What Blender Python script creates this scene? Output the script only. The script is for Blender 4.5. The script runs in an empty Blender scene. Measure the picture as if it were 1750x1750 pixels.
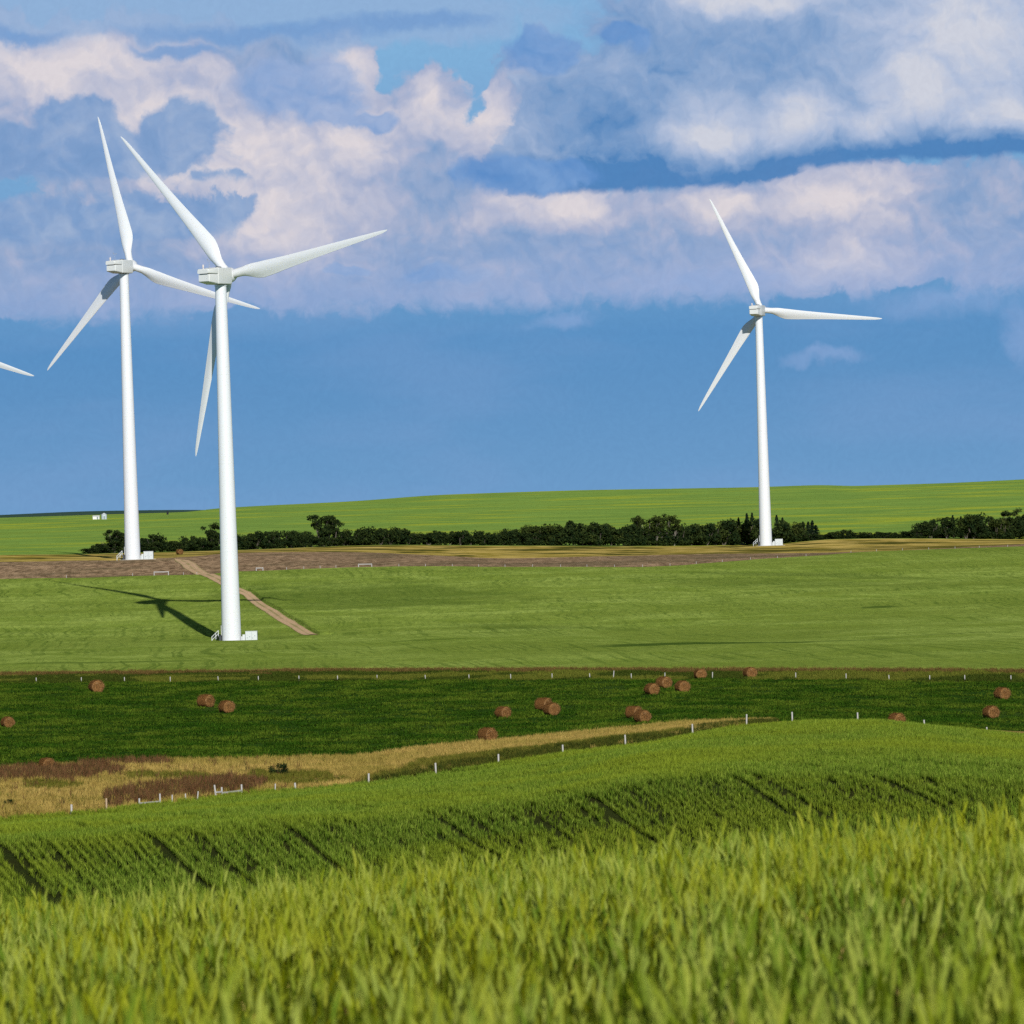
import bpy, bmesh, math, random
import numpy as np
from mathutils import Vector, Matrix

random.seed(7)
RNG = np.random.default_rng(11)
scene = bpy.context.scene
COL = scene.collection
R = math.radians

# ------------------------------------------------------------------ survey
# The place was surveyed from one tripod point: FP is the focal length in
# photo pixels, ROLL the tilt of the tripod head.  Bearings (u) and rise (E)
# are in 1/10000 of the distance; X east, Y away, Z up, eye at EYE metres.
FP = 10000.0
ROLL = R(1.78)
CR, SR = math.cos(ROLL), math.sin(ROLL)
HOR = 80.0
EYE = 24.0

def ue(px, py):
    dx, dy = px - 875.0, py - 875.0
    return dx * CR - dy * SR, HOR - (dx * SR + dy * CR)

def lin(r, g, b):
    def f(c):
        c /= 255.0
        return c / 12.92 if c <= 0.04045 else ((c + 0.055) / 1.055) ** 2.4
    return (f(r), f(g), f(b), 1.0)

SUN_AZ = R(10.1)      # sun stands behind the camera, this far to the right
SUN_EL = R(26.8)

# ------------------------------------------------------------------ node helper
class NT:
    def __init__(s, tree):
        s.t = tree; s.L = tree.links
    def put(s, inp, v):
        if v is None: return
        if isinstance(v, bpy.types.NodeSocket): s.L.new(v, inp)
        else:
            try: inp.default_value = v
            except Exception:
                if isinstance(v, (int, float)): inp.default_value = (v,) * len(inp.default_value)
                else: inp.default_value = tuple(v)[:len(inp.default_value)]
    def n(s, typ, **kw):
        nd = s.t.nodes.new(typ)
        for k, v in kw.items(): setattr(nd, k, v)
        return nd
    def m(s, op, a, b=None, c=None, clamp=False):
        nd = s.n('ShaderNodeMath', operation=op, use_clamp=clamp)
        s.put(nd.inputs[0], a); s.put(nd.inputs[1], b); s.put(nd.inputs[2], c)
        return nd.outputs[0]
    def v(s, op, a, b=None, c=None):
        nd = s.n('ShaderNodeVectorMath', operation=op)
        s.put(nd.inputs[0], a); s.put(nd.inputs[1], b); s.put(nd.inputs[2], c)
        return nd.outputs[1] if op in ('LENGTH', 'DOT_PRODUCT', 'DISTANCE') else nd.outputs[0]
    def mr(s, x, a, b, c=0.0, d=1.0, mode='SMOOTHSTEP'):
        nd = s.n('ShaderNodeMapRange', interpolation_type=mode)
        s.put(nd.inputs[0], x)
        for i, q in enumerate((a, b, c, d)): s.put(nd.inputs[1 + i], q)
        return nd.outputs[0]
    def mix(s, f, a, b, blend='MIX'):
        nd = s.n('ShaderNodeMix', data_type='RGBA', blend_type=blend, clamp_factor=True)
        s.put(nd.inputs[0], f); s.put(nd.inputs[6], a); s.put(nd.inputs[7], b)
        return nd.outputs[2]
    def noise(s, vec, scale, detail=4.0, rough=0.5, dist=0.0, dims='3D', color=False):
        nd = s.n('ShaderNodeTexNoise', noise_dimensions=dims)
        s.put(nd.inputs['Vector'], vec); s.put(nd.inputs['Scale'], scale); s.put(nd.inputs['Detail'], detail)
        s.put(nd.inputs['Roughness'], rough); s.put(nd.inputs['Distortion'], dist)
        return nd.outputs['Color'] if color else nd.outputs[0]
    def voro(s, vec, scale, detail=3.0, rough=0.5, dims='2D', smooth=0.4):
        nd = s.n('ShaderNodeTexVoronoi', voronoi_dimensions=dims, feature='SMOOTH_F1', normalize=True)
        s.put(nd.inputs['Vector'], vec); s.put(nd.inputs['Scale'], scale); s.put(nd.inputs['Detail'], detail)
        s.put(nd.inputs['Roughness'], rough); s.put(nd.inputs['Smoothness'], smooth)
        return nd.outputs['Distance']
    def xyz(s, vec):
        nd = s.n('ShaderNodeSeparateXYZ'); s.put(nd.inputs[0], vec); return nd.outputs
    def cmb(s, x, y, z=0.0):
        nd = s.n('ShaderNodeCombineXYZ'); s.put(nd.inputs[0], x); s.put(nd.inputs[1], y); s.put(nd.inputs[2], z); return nd.outputs[0]
    def ramp(s, f, stops, interp='LINEAR'):
        nd = s.n('ShaderNodeValToRGB'); cr = nd.color_ramp; cr.interpolation = interp
        while len(cr.elements) < len(stops): cr.elements.new(0.5)
        for e, (p, c) in zip(cr.elements, stops): e.position = p; e.color = c
        s.put(nd.inputs[0], f); return nd.outputs[0]

# ------------------------------------------------------------------ sky and sun
def build_sky():
    w = bpy.data.worlds.new("World"); scene.world = w; w.use_nodes = True
    t = w.node_tree; t.nodes.clear(); N = NT(t)
    STR = 0.05
    sky = N.n('ShaderNodeTexSky', sky_type='NISHITA', sun_disc=False)
    sky.sun_elevation = SUN_EL; sky.sun_rotation = math.pi - SUN_AZ
    sky.altitude = 600; sky.air_density = 1.0; sky.dust_density = 0.6; sky.ozone_density = 1.6
    tc = N.n('ShaderNodeTexCoord').outputs['Generated']
    d = N.v('NORMALIZE', tc); x, y, z = N.xyz(d)[:3]
    az = N.m('MULTIPLY', N.m('ARCTAN2', x, y), 100.0)        # bearings in hundreds
    el = N.m('MULTIPLY', N.m('ARCSINE', z), 100.0)
    P = N.cmb(az, el)
    wn = N.noise(P, 0.75, 5, 0.55, 0, '2D', True)
    Pw = N.v('MULTIPLY_ADD', N.v('SUBTRACT', wn, (0.5, 0.5, 0.5)), (0.95, 0.75, 0.0), P)
    wn2 = N.noise(P, 3.2, 4, 0.6, 0, '2D', True)
    Pw = N.v('MULTIPLY_ADD', N.v('SUBTRACT', wn2, (0.5, 0.5, 0.5)), (0.13, 0.11, 0.0), Pw)
    n1 = N.noise(Pw, 0.9, 6, 0.52, 0, '2D')
    nf = N.noise(Pw, 2.6, 5, 0.55, 0, '2D')
    def puff(vec):
        a = N.voro(vec, 1.15, 2.0, 0.5)
        return N.m('SUBTRACT', 1.0, a)
    pf = puff(Pw)
    pf2 = puff(N.v('ADD', Pw, (0.06, 0.17, 0.0)))
    Pq = N.v('MULTIPLY_ADD', N.v('SUBTRACT', wn2, (0.5, 0.5, 0.5)), (0.20, 0.16, 0.0), P)
    sm_ = N.m('SUBTRACT', N.voro(N.v('ADD', Pq, (0.03, 0.08, 0.0)), 2.7, 1.5, 0.5), N.voro(Pq, 2.7, 1.5, 0.5))
    relief = N.m('MULTIPLY_ADD', sm_, 0.16, N.m('SUBTRACT', pf, pf2))                         # >0 : faces the light
    relief2 = N.m('SUBTRACT', nf, N.noise(N.v('ADD', Pw, (0.05, 0.09, 0.0)), 2.6, 5, 0.55, 0, '2D'))
    def blobs(lst, vec=Pw):
        acc = None
        for (bx, by, rx, ry) in lst:
            u, e = ue(bx, by)
            iv = (100.0 / rx, 100.0 / ry, 0.0)
            q = N.v('MULTIPLY_ADD', vec, iv, (-u / rx, -e / ry, 0.0))
            f = N.m('SUBTRACT', 1.0, N.v('LENGTH', q))
            acc = f if acc is None else N.m('SMOOTH_MAX', acc, f, 0.25)
        return acc
    def mask(lst, k1, k2, lo, hi, vec=Pw):
        f = blobs(lst, vec)
        f = N.m('MULTIPLY_ADD', N.m('SUBTRACT', pf, 0.62), k1, f)
        f = N.m('MULTIPLY_ADD', N.m('SUBTRACT', n1, 0.5), k2, f)
        f = N.m('MULTIPLY_ADD', N.m('SUBTRACT', nf, 0.5), 0.35, f)
        return N.mr(f, lo, hi), f
    def above(bx, by, tilt, soft, wob=0.25):
        """1 above a flat cloud base through (bx,by)"""
        u, e = ue(bx, by)
        line = N.m('MULTIPLY_ADD', az, tilt, e / 100 - tilt * u / 100)
        h = N.m('SUBTRACT', el, line)
        h = N.m('MULTIPLY_ADD', N.m('SUBTRACT', nf, 0.5), wob, h)
        return N.mr(h, -soft / 100, soft / 100), h
    # clear air / distant rain haze
    base = N.ramp(N.mr(el, -1.0, 11.0, 0, 1, 'LINEAR'), [
        (0.0, lin(118, 161, 205)), (0.12, lin(112, 157, 202)), (0.22, lin(104, 152, 198)), (0.33, lin(95, 146, 195)),
        (0.40, lin(90, 144, 195)), (0.50, lin(108, 158, 204)), (0.85, lin(130, 178, 218)), (1.0, lin(120, 170, 216))])
    hz = N.noise(N.v('MULTIPLY', P, (0.25, 1.0, 0)), 0.8, 4, 0.5, 0, '2D')
    base = N.mix(N.mr(hz, 0.35, 0.75, 0, 0.30), base, lin(126, 160, 206))
    # --- warm white deck behind
    W = [(150, 170, 360, 150), (60, 110, 260, 75), (330, 150, 280, 110), (450, 310, 380, 200), (250, 430, 330, 120),
         (640, 300, 280, 170), (735, 195, 85, 90), (575, 110, 70, 70), (885, 220, 85, 130), (700, 440, 370, 110),
         (1000, 430, 370, 120), (1300, 400, 320, 130), (1550, 380, 350, 120), (1720, 430, 220, 100), (150, 470, 330, 90),
         (300, 95, 300, 60)]
    wm, wf = mask(W, 0.55, 0.75, 0.0, 0.16)
    ab, ah = above(875, 522, 0.0, 22, 0.5)
    wm = N.m('MULTIPLY', wm, ab)
    Wl = [(110, 120, 260, 90), (260, 200, 200, 80), (420, 260, 200, 120), (600, 245, 120, 90), (480, 360, 170, 110), (740, 175, 70, 70),
          (890, 235, 80, 90), (590, 120, 60, 60), (820, 200, 100, 60), (1440, 340, 160, 70), (1250, 355, 120, 45), (320, 300, 120, 40),
          (960, 350, 140, 40), (1430, 450, 130, 60)]
    lb = N.m('MAXIMUM', blobs(Wl), -0.35)
    br = N.m('MULTIPLY_ADD', lb, 0.66, 0.40)
    br = N.m('MULTIPLY_ADD', relief, 1.15, br)
    br = N.m('MULTIPLY_ADD', relief2, 0.25, br)
    br = N.m('MULTIPLY_ADD', N.m('SUBTRACT', n1, 0.5), 0.60, br)
    wc = N.ramp(br, [(0.0, lin(128, 158, 200)), (0.22, lin(149, 169, 204)), (0.45, lin(172, 180, 207)),
                     (0.72, lin(199, 198, 213)), (1.0, lin(222, 214, 218))])
    wc = N.mix(N.mr(ah, 0.0, 1.5, 0.62, 0.0), wc, lin(150, 172, 214))
    c = N.mix(N.m('MULTIPLY', wm, 0.96), base, wc)
    # thin grey sheet along the top left
    S = [(450, 25, 700, 55), (100, 20, 400, 40), (640, 50, 330, 40)]
    sm, _ = mask(S, 0.2, 0.9, -0.1, 0.45)
    c = N.mix(N.m('MULTIPLY', sm, 0.8), c, lin(146, 176, 214))
    # --- blue shaded scraps in front, on the left
    B = [(110, 265, 165, 62), (135, 215, 80, 48), (310, 232, 80, 60), (225, 270, 170, 45), (60, 385, 170, 55), (240, 375, 170, 55),
         (335, 350, 95, 48), (402, 335, 46, 40), (40, 400, 240, 40)]
    bm, bf = mask(B, 0.6, 0.6, -0.02, 0.26)
    g1, _ = above(200, 308, -0.02, 9, 0.35); g2, _ = above(200, 418, -0.01, 12, 0.35); g3, _ = above(200, 337, 0.0, 10, 0.9)
    keep = N.m('MAXIMUM', g1, N.m('MULTIPLY', g2, N.m('SUBTRACT', 1.0, g3)))
    bm = N.m('MULTIPLY', bm, keep)
    bs = N.m('MULTIPLY_ADD', relief, 1.2, N.m('MULTIPLY_ADD', N.m('SUBTRACT', n1, 0.5), 1.0, 0.55))
    bc = N.ramp(bs, [(0.0, lin(104, 145, 194)), (0.5, lin(127, 159, 203)), (1.0, lin(160, 180, 211))])
    c = N.mix(N.m('MULTIPLY', bm, 0.95), c, bc)
    B2 = [(510, 150, 110, 68), (560, 190, 60, 40), (750, 470, 75, 22), (595, 468, 34, 12), (640, 210, 50, 20)]
    b2, _ = mask(B2, 0.5, 0.7, -0.05, 0.4)
    c = N.mix(N.m('MULTIPLY', b2, 0.85), c, N.ramp(bs, [(0.0, lin(104, 150, 206)), (1.0, lin(160, 180, 216))]))
    B3 = [(700, 42, 170, 20), (450, 58, 290, 22), (45, 66, 70, 17), (300, 92, 90, 14)]
    b3, _ = mask(B3, 0.3, 0.6, -0.15, 0.7)
    c = N.mix(N.m('MULTIPLY', b3, 0.85), c, lin(117, 157, 207))
    # --- the big grey cloud on the right with its flat dark base
    Rb = [(1120, 190, 230, 150), (1000, 240, 140, 105), (1300, 130, 370, 170), (1550, 120, 330, 190), (1250, 40, 280, 90),
          (1720, 150, 260, 190), (1080, 290, 280, 60), (1500, 240, 380, 80), (1850, 130, 260, 180)]
    rm, rf = mask(Rb, 0.5, 0.6, 0.0, 0.22)
    h1, hh1 = above(1100, 324, 0.015, 8, 0.25); 
    h2, hh2 = above(1600, 274, 0.02, 8, 0.25)
    ux, _e = ue(1345, 300)
    side = N.mr(N.m('MULTIPLY_ADD', N.m('SUBTRACT', nf, 0.5), 1.2, az), ux / 100 - 0.35, ux / 100 + 0.35)
    hh = N.m('ADD', N.m('MULTIPLY', hh1, N.m('SUBTRACT', 1.0, side)), N.m('MULTIPLY', hh2, side))
    rm = N.m('MULTIPLY', rm, N.mr(hh, -0.08, 0.08))
    Rl = [(1215, 235, 95, 85), (1650, 60, 190, 160), (1570, 140, 110, 100), (1370, 205, 100, 60), (1720, 205, 110, 55), (1290, 5, 170, 40), (1500, 215, 100, 45)]
    rl = N.m('MAXIMUM', blobs(Rl), -0.20)
    rb = N.m('MULTIPLY_ADD', rl, 0.62, 0.50)
    rd = N.m('MAXIMUM', blobs([(1010, 220, 150, 150), (1110, 120, 130, 120), (1080, 290, 170, 60), (1330, 110, 130, 70)]), 0.0)
    rb = N.m('MULTIPLY_ADD', rd, -0.16, rb)
    rb = N.m('MULTIPLY_ADD', relief, 0.60, rb)
    rb = N.m('MULTIPLY_ADD', relief2, 0.25, rb)
    rb = N.m('MULTIPLY_ADD', N.m('SUBTRACT', n1, 0.5), 0.42, rb)
    rb = N.m('SUBTRACT', rb, N.mr(hh, 0.05, 0.85, 0.62, 0.0))
    rc = N.ramp(rb, [(0.0, lin(80, 131, 187)), (0.20, lin(118, 153, 198)), (0.45, lin(147, 171, 207)),
                     (0.72, lin(178, 191, 217)), (1.0, lin(206, 209, 221))])
    c = N.mix(N.m('MULTIPLY', rm, 0.97), c, rc)
    B4 = [(930, 88, 62, 42), (1050, 66, 55, 26), (862, 300, 85, 34), (960, 305, 80, 30)]
    b4, _ = mask(B4, 0.6, 0.9, -0.05, 0.4)
    c = N.mix(N.m('MULTIPLY', b4, 0.9), c, N.ramp(bs, [(0.2, lin(84, 136, 198)), (0.9, lin(128, 164, 212))]))
    # low wisps
    B5 = [(1415, 606, 100, 16), (1745, 580, 50, 60), (960, 543, 80, 20), (1600, 520, 160, 30), (1250, 480, 200, 30)]
    b5, _ = mask(B5, 0.4, 0.8, -0.10, 0.9)
    c = N.mix(N.m('MULTIPLY', b5, 0.5), c, lin(146, 172, 216))
    fine = N.noise(Pw, 9.0, 5, 0.6, 0, '2D')
    c = N.mix(1.0, c, N.mix(N.mr(fine, 0.3, 0.7, 0, 1, 'LINEAR'), (0.975, 0.975, 0.98, 1), (1.025, 1.025, 1.02, 1)), 'MULTIPLY')
    # back to plain clear sky overhead
    fade = N.mr(el, 14.0, 40.0)
    c10 = N.mix(1.0, c, (1 / STR, 1 / STR, 1 / STR, 1), 'MULTIPLY')
    fin = N.mix(fade, c10, sky.outputs[0])
    bg = N.n('ShaderNodeBackground'); bg.inputs[1].default_value = STR
    N.L.new(fin, bg.inputs[0])
    out = N.n('ShaderNodeOutputWorld'); N.L.new(bg.outputs[0], out.inputs[0])
    w.cycles.sampling_method = 'MANUAL'; w.cycles.sample_map_resolution = 512
    l = bpy.data.lights.new('sun', 'SUN'); l.energy = 5.0; l.angle = R(0.53); l.color = (1.0, 0.96, 0.89)
    o = bpy.data.objects.new('sun', l); COL.objects.link(o)
    dv = Vector((-math.sin(SUN_AZ) * math.cos(SUN_EL), math.cos(SUN_AZ) * math.cos(SUN_EL), -math.sin(SUN_EL)))
    o.rotation_euler = dv.to_track_quat('-Z', 'Y').to_euler(); o.location = (60, -100, 120)

def build_camera():
    cd = bpy.data.cameras.new('camera'); co = bpy.data.objects.new('camera', cd); COL.objects.link(co)
    cd.sensor_width = 36.0; cd.sensor_fit = 'HORIZONTAL'; cd.lens = 36.0 * FP / 1750.0
    cd.clip_start = 0.5; cd.clip_end = 60000.0
    cd.shift_y = HOR * CR / 1750.0; cd.shift_x = -HOR * SR / 1750.0
    cd.dof.use_dof = True; cd.dof.focus_distance = 800.0; cd.dof.aperture_fstop = 12.5
    rx = Vector((CR, 0, -SR)); up = Vector((SR, 0, CR)); bk = Vector((0, -1, 0))
    m = Matrix((rx, up, bk)).transposed().to_4x4(); m.translation = Vector((0, 0, EYE))
    co.matrix_world = m
    scene.camera = co
    scene.render.engine = 'CYCLES'
    scene.view_settings.view_transform = 'Standard'; scene.view_settings.look = 'None'
    scene.view_settings.exposure = 0; scene.view_settings.gamma = 1
    scene.cycles.use_denoising = False
    scene.cycles.use_adaptive_sampling = True; scene.cycles.adaptive_threshold = 0.013; scene.cycles.adaptive_min_samples = 12
    scene.cycles.max_bounces = 5; scene.cycles.diffuse_bounces = 2; scene.cycles.glossy_bounces = 2
    scene.cycles.transmission_bounces = 3; scene.cycles.transparent_max_bounces = 4
    scene.cycles.caustics_reflective = False; scene.cycles.caustics_refractive = False
    scene.render.resolution_x = 1024; scene.render.resolution_y = 1024

build_sky()
build_camera()

# ------------------------------------------------------------------ tagging
def tag(o, label=None, cat=None, group=None, kind=None):
    if label: o['label'] = label
    if cat: o['category'] = cat
    if group: o['group'] = group
    if kind: o['kind'] = kind
    return o

def link(name, me, mat=None, parent=None):
    o = bpy.data.objects.new(name, me); COL.objects.link(o)
    if mat:
        for q in (mat if isinstance(mat, (list, tuple)) else [mat]): me.materials.append(q)
    if parent: o.parent = parent
    return o

def empty(name, loc, rz=0.0):
    o = bpy.data.objects.new(name, None); COL.objects.link(o)
    o.location = loc; o.rotation_euler = (0, 0, rz); o.empty_display_size = 0.5
    return o

def np_mesh(name, V, F, mi=None, smooth=False):
    """F: (n,3) or (n,4) int array"""
    me = bpy.data.meshes.new(name)
    V = np.asarray(V, dtype=np.float32); F = np.asarray(F, dtype=np.int32)
    k = F.shape[1]
    me.vertices.add(len(V)); me.vertices.foreach_set('co', V.ravel())
    me.loops.add(F.size); me.loops.foreach_set('vertex_index', F.ravel())
    me.polygons.add(len(F)); me.polygons.foreach_set('loop_start', np.arange(0, F.size, k, dtype=np.int32))
    if mi is not None: me.polygons.foreach_set('material_index', np.asarray(mi, dtype=np.int32))
    me.polygons.foreach_set('use_smooth', np.full(len(F), smooth, dtype=bool))
    me.update(calc_edges=True); me.validate()
    return me

def bm_mesh(name, bm, smooth=False):
    me = bpy.data.meshes.new(name); bm.to_mesh(me); bm.free()
    if smooth:
        for p in me.polygons: p.use_smooth = True
    return me

def copy_tree(o, parent=None):
    c = o.copy(); COL.objects.link(c)
    if parent: c.parent = parent
    for ch in list(o.children): copy_tree(ch, c)
    return c

# ------------------------------------------------------------------ value noise
_perm = np.random.default_rng(5).random((512, 512))
def vnoise(x, y):
    xi = np.floor(x).astype(int); yi = np.floor(y).astype(int)
    fx = x - xi; fy = y - yi
    fx = fx * fx * (3 - 2 * fx); fy = fy * fy * (3 - 2 * fy)
    g = lambda a, b: _perm[a % 512, b % 512]
    return (g(xi, yi) * (1 - fx) + g(xi + 1, yi) * fx) * (1 - fy) + (g(xi, yi + 1) * (1 - fx) + g(xi + 1, yi + 1) * fx) * fy
def fbm(x, y, o=4):
    s = 0; a = 0.5; t = 0
    for i in range(o):
        s = s + a * vnoise(x + 17.3 * i, y - 9.1 * i); t += a; x = x * 2.03; y = y * 2.03; a *= 0.5
    return s / t

# ------------------------------------------------------------------ terrain
def pchip(xk, yk, x):
    xk = np.asarray(xk, float); yk = np.asarray(yk, float); x = np.asarray(x, float)
    h = np.diff(xk); d = np.diff(yk) / h
    m = np.zeros_like(yk)
    for i in range(1, len(xk) - 1):
        if d[i - 1] * d[i] > 0:
            w1 = 2 * h[i] + h[i - 1]; w2 = h[i] + 2 * h[i - 1]
            m[i] = (w1 + w2) / (w1 / d[i - 1] + w2 / d[i])
    m[0] = d[0]; m[-1] = d[-1]
    xc = np.clip(x, xk[0], xk[-1])
    i = np.clip(np.searchsorted(xk, xc) - 1, 0, len(h) - 1)
    t = (xc - xk[i]) / h[i]
    return ((2 * t**3 - 3 * t**2 + 1) * yk[i] + (t**3 - 2 * t**2 + t) * h[i] * m[i]
            + (-2 * t**3 + 3 * t**2) * yk[i + 1] + (t**3 - t**2) * h[i] * m[i + 1])

def curve(pts):
    """pts: (px, py, D) seen on the ground, or (px, None, D, z)"""
    a = []
    for p in pts:
        if p[1] is None:
            u, e = ue(p[0], 1200)[0], p[3] / p[2] * FP; a.append((u, e, p[2]))
        else:
            u, e = ue(p[0], p[1]); a.append((u, e, p[2]))
    a.sort(); return np.array(a)

CV = {}
# foreground rise (ground is one crop height below the heads)
HT = 0.98
def fg(D, zl, zr): return curve([(-400, None, D, zl - 0.1 - HT), (0, None, D, zl - HT), (1750, None, D, zr - HT), (2150, None, D, zr + 0.08 - HT)])
CV['f0'] = fg(4.0, -0.80, -0.72); CV['f1'] = fg(10, -1.02, -0.93); CV['f2'] = fg(16, -1.26, -1.12)
CV['f3'] = fg(26, -1.70, -1.42); CV['f4'] = fg(38, -2.24, -1.84); CV['f5'] = fg(60, -3.9, -3.35); CV['f6'] = fg(105, -8.4, -7.6)
CV['m0'] = curve([(0, 1640, 150), (400, 1640, 150), (875, 1625, 155), (1200, 1590, 160), (1480, 1580, 160), (1750, 1570, 160)])
CV['m1'] = curve([(0, 1570, 185), (400, 1585, 185), (875, 1560, 195), (1200, 1535, 200), (1480, 1515, 205), (1750, 1505, 205)])
CV['m2'] = curve([(0, 1524, 236), (400, 1530, 238), (875, 1510, 252), (1200, 1480, 263), (1480, 1462, 265), (1750, 1455, 265)])
CV['m3'] = curve([(0, 1496, 246), (400, 1495, 251), (875, 1470, 267), (1200, 1430, 279), (1480, 1412, 281), (1750, 1412, 281)])
CV['m4'] = curve([(0, 1476, 255), (400, 1462, 262), (875, 1435, 279), (1200, 1395, 288), (1480, 1372, 292), (1750, 1378, 291)])
CV['m5'] = curve([(0, 1437, 270), (400, 1409, 278), (875, 1368, 298), (1200, 1320, 305), (1480, 1317, 308), (1750, 1327, 308)])
CV['m6'] = curve([(0, 1424, 290), (400, 1394, 302), (875, 1350, 325), (1200, 1300, 335), (1480, 1291, 340), (1750, 1302, 340)])
CV['m7'] = curve([(0, 1408, 335), (400, 1371, 362), (875, 1318, 400), (1200, 1268, 415), (1480, 1255, 425), (1750, 1272, 425)])
CV['b1'] = curve([(0, 1393, 402), (120, 1385, 407), (230, 1372, 414), (400, 1352, 426), (600, 1334, 446), (745, 1316, 460), (875, 1296, 480),
                  (1000, 1278, 500), (1100, 1266, 515), (1200, 1247, 530), (1280, 1236, 535), (1360, 1230, 540), (1480, 1228, 545), (1600, 1238, 550), (1750, 1252, 555)])
CV['b2'] = curve([(0, 1313, 499), (60, 1310, 500), (250, 1300, 508), (400, 1298, 515), (600, 1293, 522), (737, 1276, 548), (874, 1264, 572),
                  (1029, 1248, 600), (1200, 1233, 618), (1287, 1232, 605), (1400, None, 575, -17.2), (1480, None, 580, -17.5), (1750, None, 590, -19.0)])
CV['b2b'] = curve([(0, 1262, 600), (600, 1254, 616), (1200, 1215, 668), (1480, 1218, 655), (1750, 1222, 650)])
CV['b3'] = curve([(0, 1168, 889), (600, 1164, 860), (1200, 1161, 829), (1750, 1166, 777)])
CV['b4'] = curve([(0, 1154, 950), (300, 1150, 940), (600, 1146, 934), (1200, 1145, 885), (1750, 1147, 822)])
CV['k1'] = curve([(0, 1132, 1020), (600, 1118, 1030), (1200, 1110, 1020), (1750, 1110, 960)])
CV['k2'] = curve([(0, 1096, 1241), (396, 1095, 1241), (700, 1088, 1235), (1000, 1085, 1235), (1300, 1083, 1235), (1750, 1062, 1241)])
CV['k3'] = curve([(0, 1045, 1345), (400, 1047, 1350), (800, 1030, 1360), (1200, 1028, 1390), (1500, 1010, 1450), (1750, 1000, 1500)])
CV['b5'] = curve([(0, 991, 1450), (200, 988, 1450), (343, 984, 1452), (411, 979, 1455), (600, 974, 1470), (900, 971, 1510), (1150, 968, 1560),
                  (1287, 961, 1610), (1390, 953, 1650), (1493, 945, 1690), (1750, 936, 1750)])
CV['b6'] = curve([(0, 964, 1535), (206, 959, 1545), (343, 951, 1600), (411, 945, 1650), (600, 944, 1680), (737, 949, 1680), (874, 954, 1690), (1011, 951, 1710),
                  (1200, 947, 1770), (1424, 944, 1790), (1493, 942, 1795), (1750, 930, 1850)])
CV['b7'] = curve([(0, 948, 1640), (142, 947, 1690), (411, 940, 1760), (600, 933, 1860), (875, 933, 1880), (1200, 933, 1930), (1309, 931, 1970),
                  (1424, 922, 1990), (1750, 922, 2020)])
CV['h1'] = curve([(0, 930, 2050), (600, 912, 2200), (1200, 905, 2300), (1750, 895, 2350)])
CV['h2'] = curve([(0, 905, 2600), (600, 880, 2700), (1200, 865, 2800), (1750, 850, 2800)])
CV['h3'] = curve([(0, 886, 3150), (137, 882, 3200), (308, 877, 3250), (377, 870, 3300), (600, 858, 3300), (771, 846, 3300), (943, 840, 3300),
                  (1200, 835, 3300), (1300, 833, 3300), (1390, 830, 3300), (1469, 831, 3300), (1600, 827, 3300), (1750, 820, 3300)])
CV['h4'] = curve([(0, None, 3800, 22), (1750, None, 3800, 22)])
CV['h5'] = curve([(0, None, 5200, -25), (1750, None, 5200, -25)])
KN = list(CV.keys())

UG = np.concatenate([np.linspace(-2600, -1000, 60)[:-1], np.linspace(-1000, 1000, 501), np.linspace(1000, 2600, 60)[1:]])
def cv_eval(c):
    lo, hi = c[0, 0], c[-1, 0]
    uu = np.clip(UG, lo - 30, hi + 30)
    sl0, sl1 = (c[1] - c[0]) / (c[1, 0] - c[0, 0]), (c[-1] - c[-2]) / (c[-1, 0] - c[-2, 0])
    E = pchip(c[:, 0], c[:, 1], uu); D = pchip(c[:, 0], c[:, 2], uu)
    def ext(k, A):
        A = A + np.where(UG < lo, sl0[k] * 0.35 * np.clip(UG - lo, -300, 0), 0) + np.where(UG > hi, sl1[k] * 0.35 * np.clip(UG - hi, 0, 300), 0)
        return A
    return ext(1, E), ext(2, D)
CE = {}; CD = {}
for k in KN: CE[k], CD[k] = cv_eval(CV[k])
for a, b in zip(KN[:-1], KN[1:]): CD[b] = np.maximum(CD[b], CD[a] + 0.8)
DG = np.concatenate([np.linspace(4, 120, 240)[:-1], np.linspace(120, 1000, 881)[:-1], np.linspace(1000, 2100, 551)[:-1], np.linspace(2100, 5200, 320)])
ZT = np.zeros((len(UG), len(DG)))
for i in range(len(UG)):
    d = np.array([CD[k][i] for k in KN]); z = np.array([CE[k][i] * CD[k][i] / FP for k in KN])
    ZT[i] = pchip(d, z, DG)
# light smoothing across bearings
for _ in range(3):
    ZT[1:-1] = 0.25 * ZT[:-2] + 0.5 * ZT[1:-1] + 0.25 * ZT[2:]

def z_raw(X, Y):
    X = np.asarray(X, float); Y = np.asarray(Y, float)
    u = np.clip(X / np.maximum(Y, 1) * FP, UG[0], UG[-1] - 1e-3); D = np.clip(Y, DG[0], DG[-1] - 1e-3)
    i = np.clip(np.searchsorted(UG, u, side='right') - 1, 0, len(UG) - 2); j = np.clip(np.searchsorted(DG, D, side='right') - 1, 0, len(DG) - 2)
    a = (u - UG[i]) / (UG[i + 1] - UG[i]); b = (D - DG[j]) / (DG[j + 1] - DG[j])
    return (ZT[i, j] * (1 - a) + ZT[i + 1, j] * a) * (1 - b) + (ZT[i, j + 1] * (1 - a) + ZT[i + 1, j + 1] * a) * b

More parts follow.
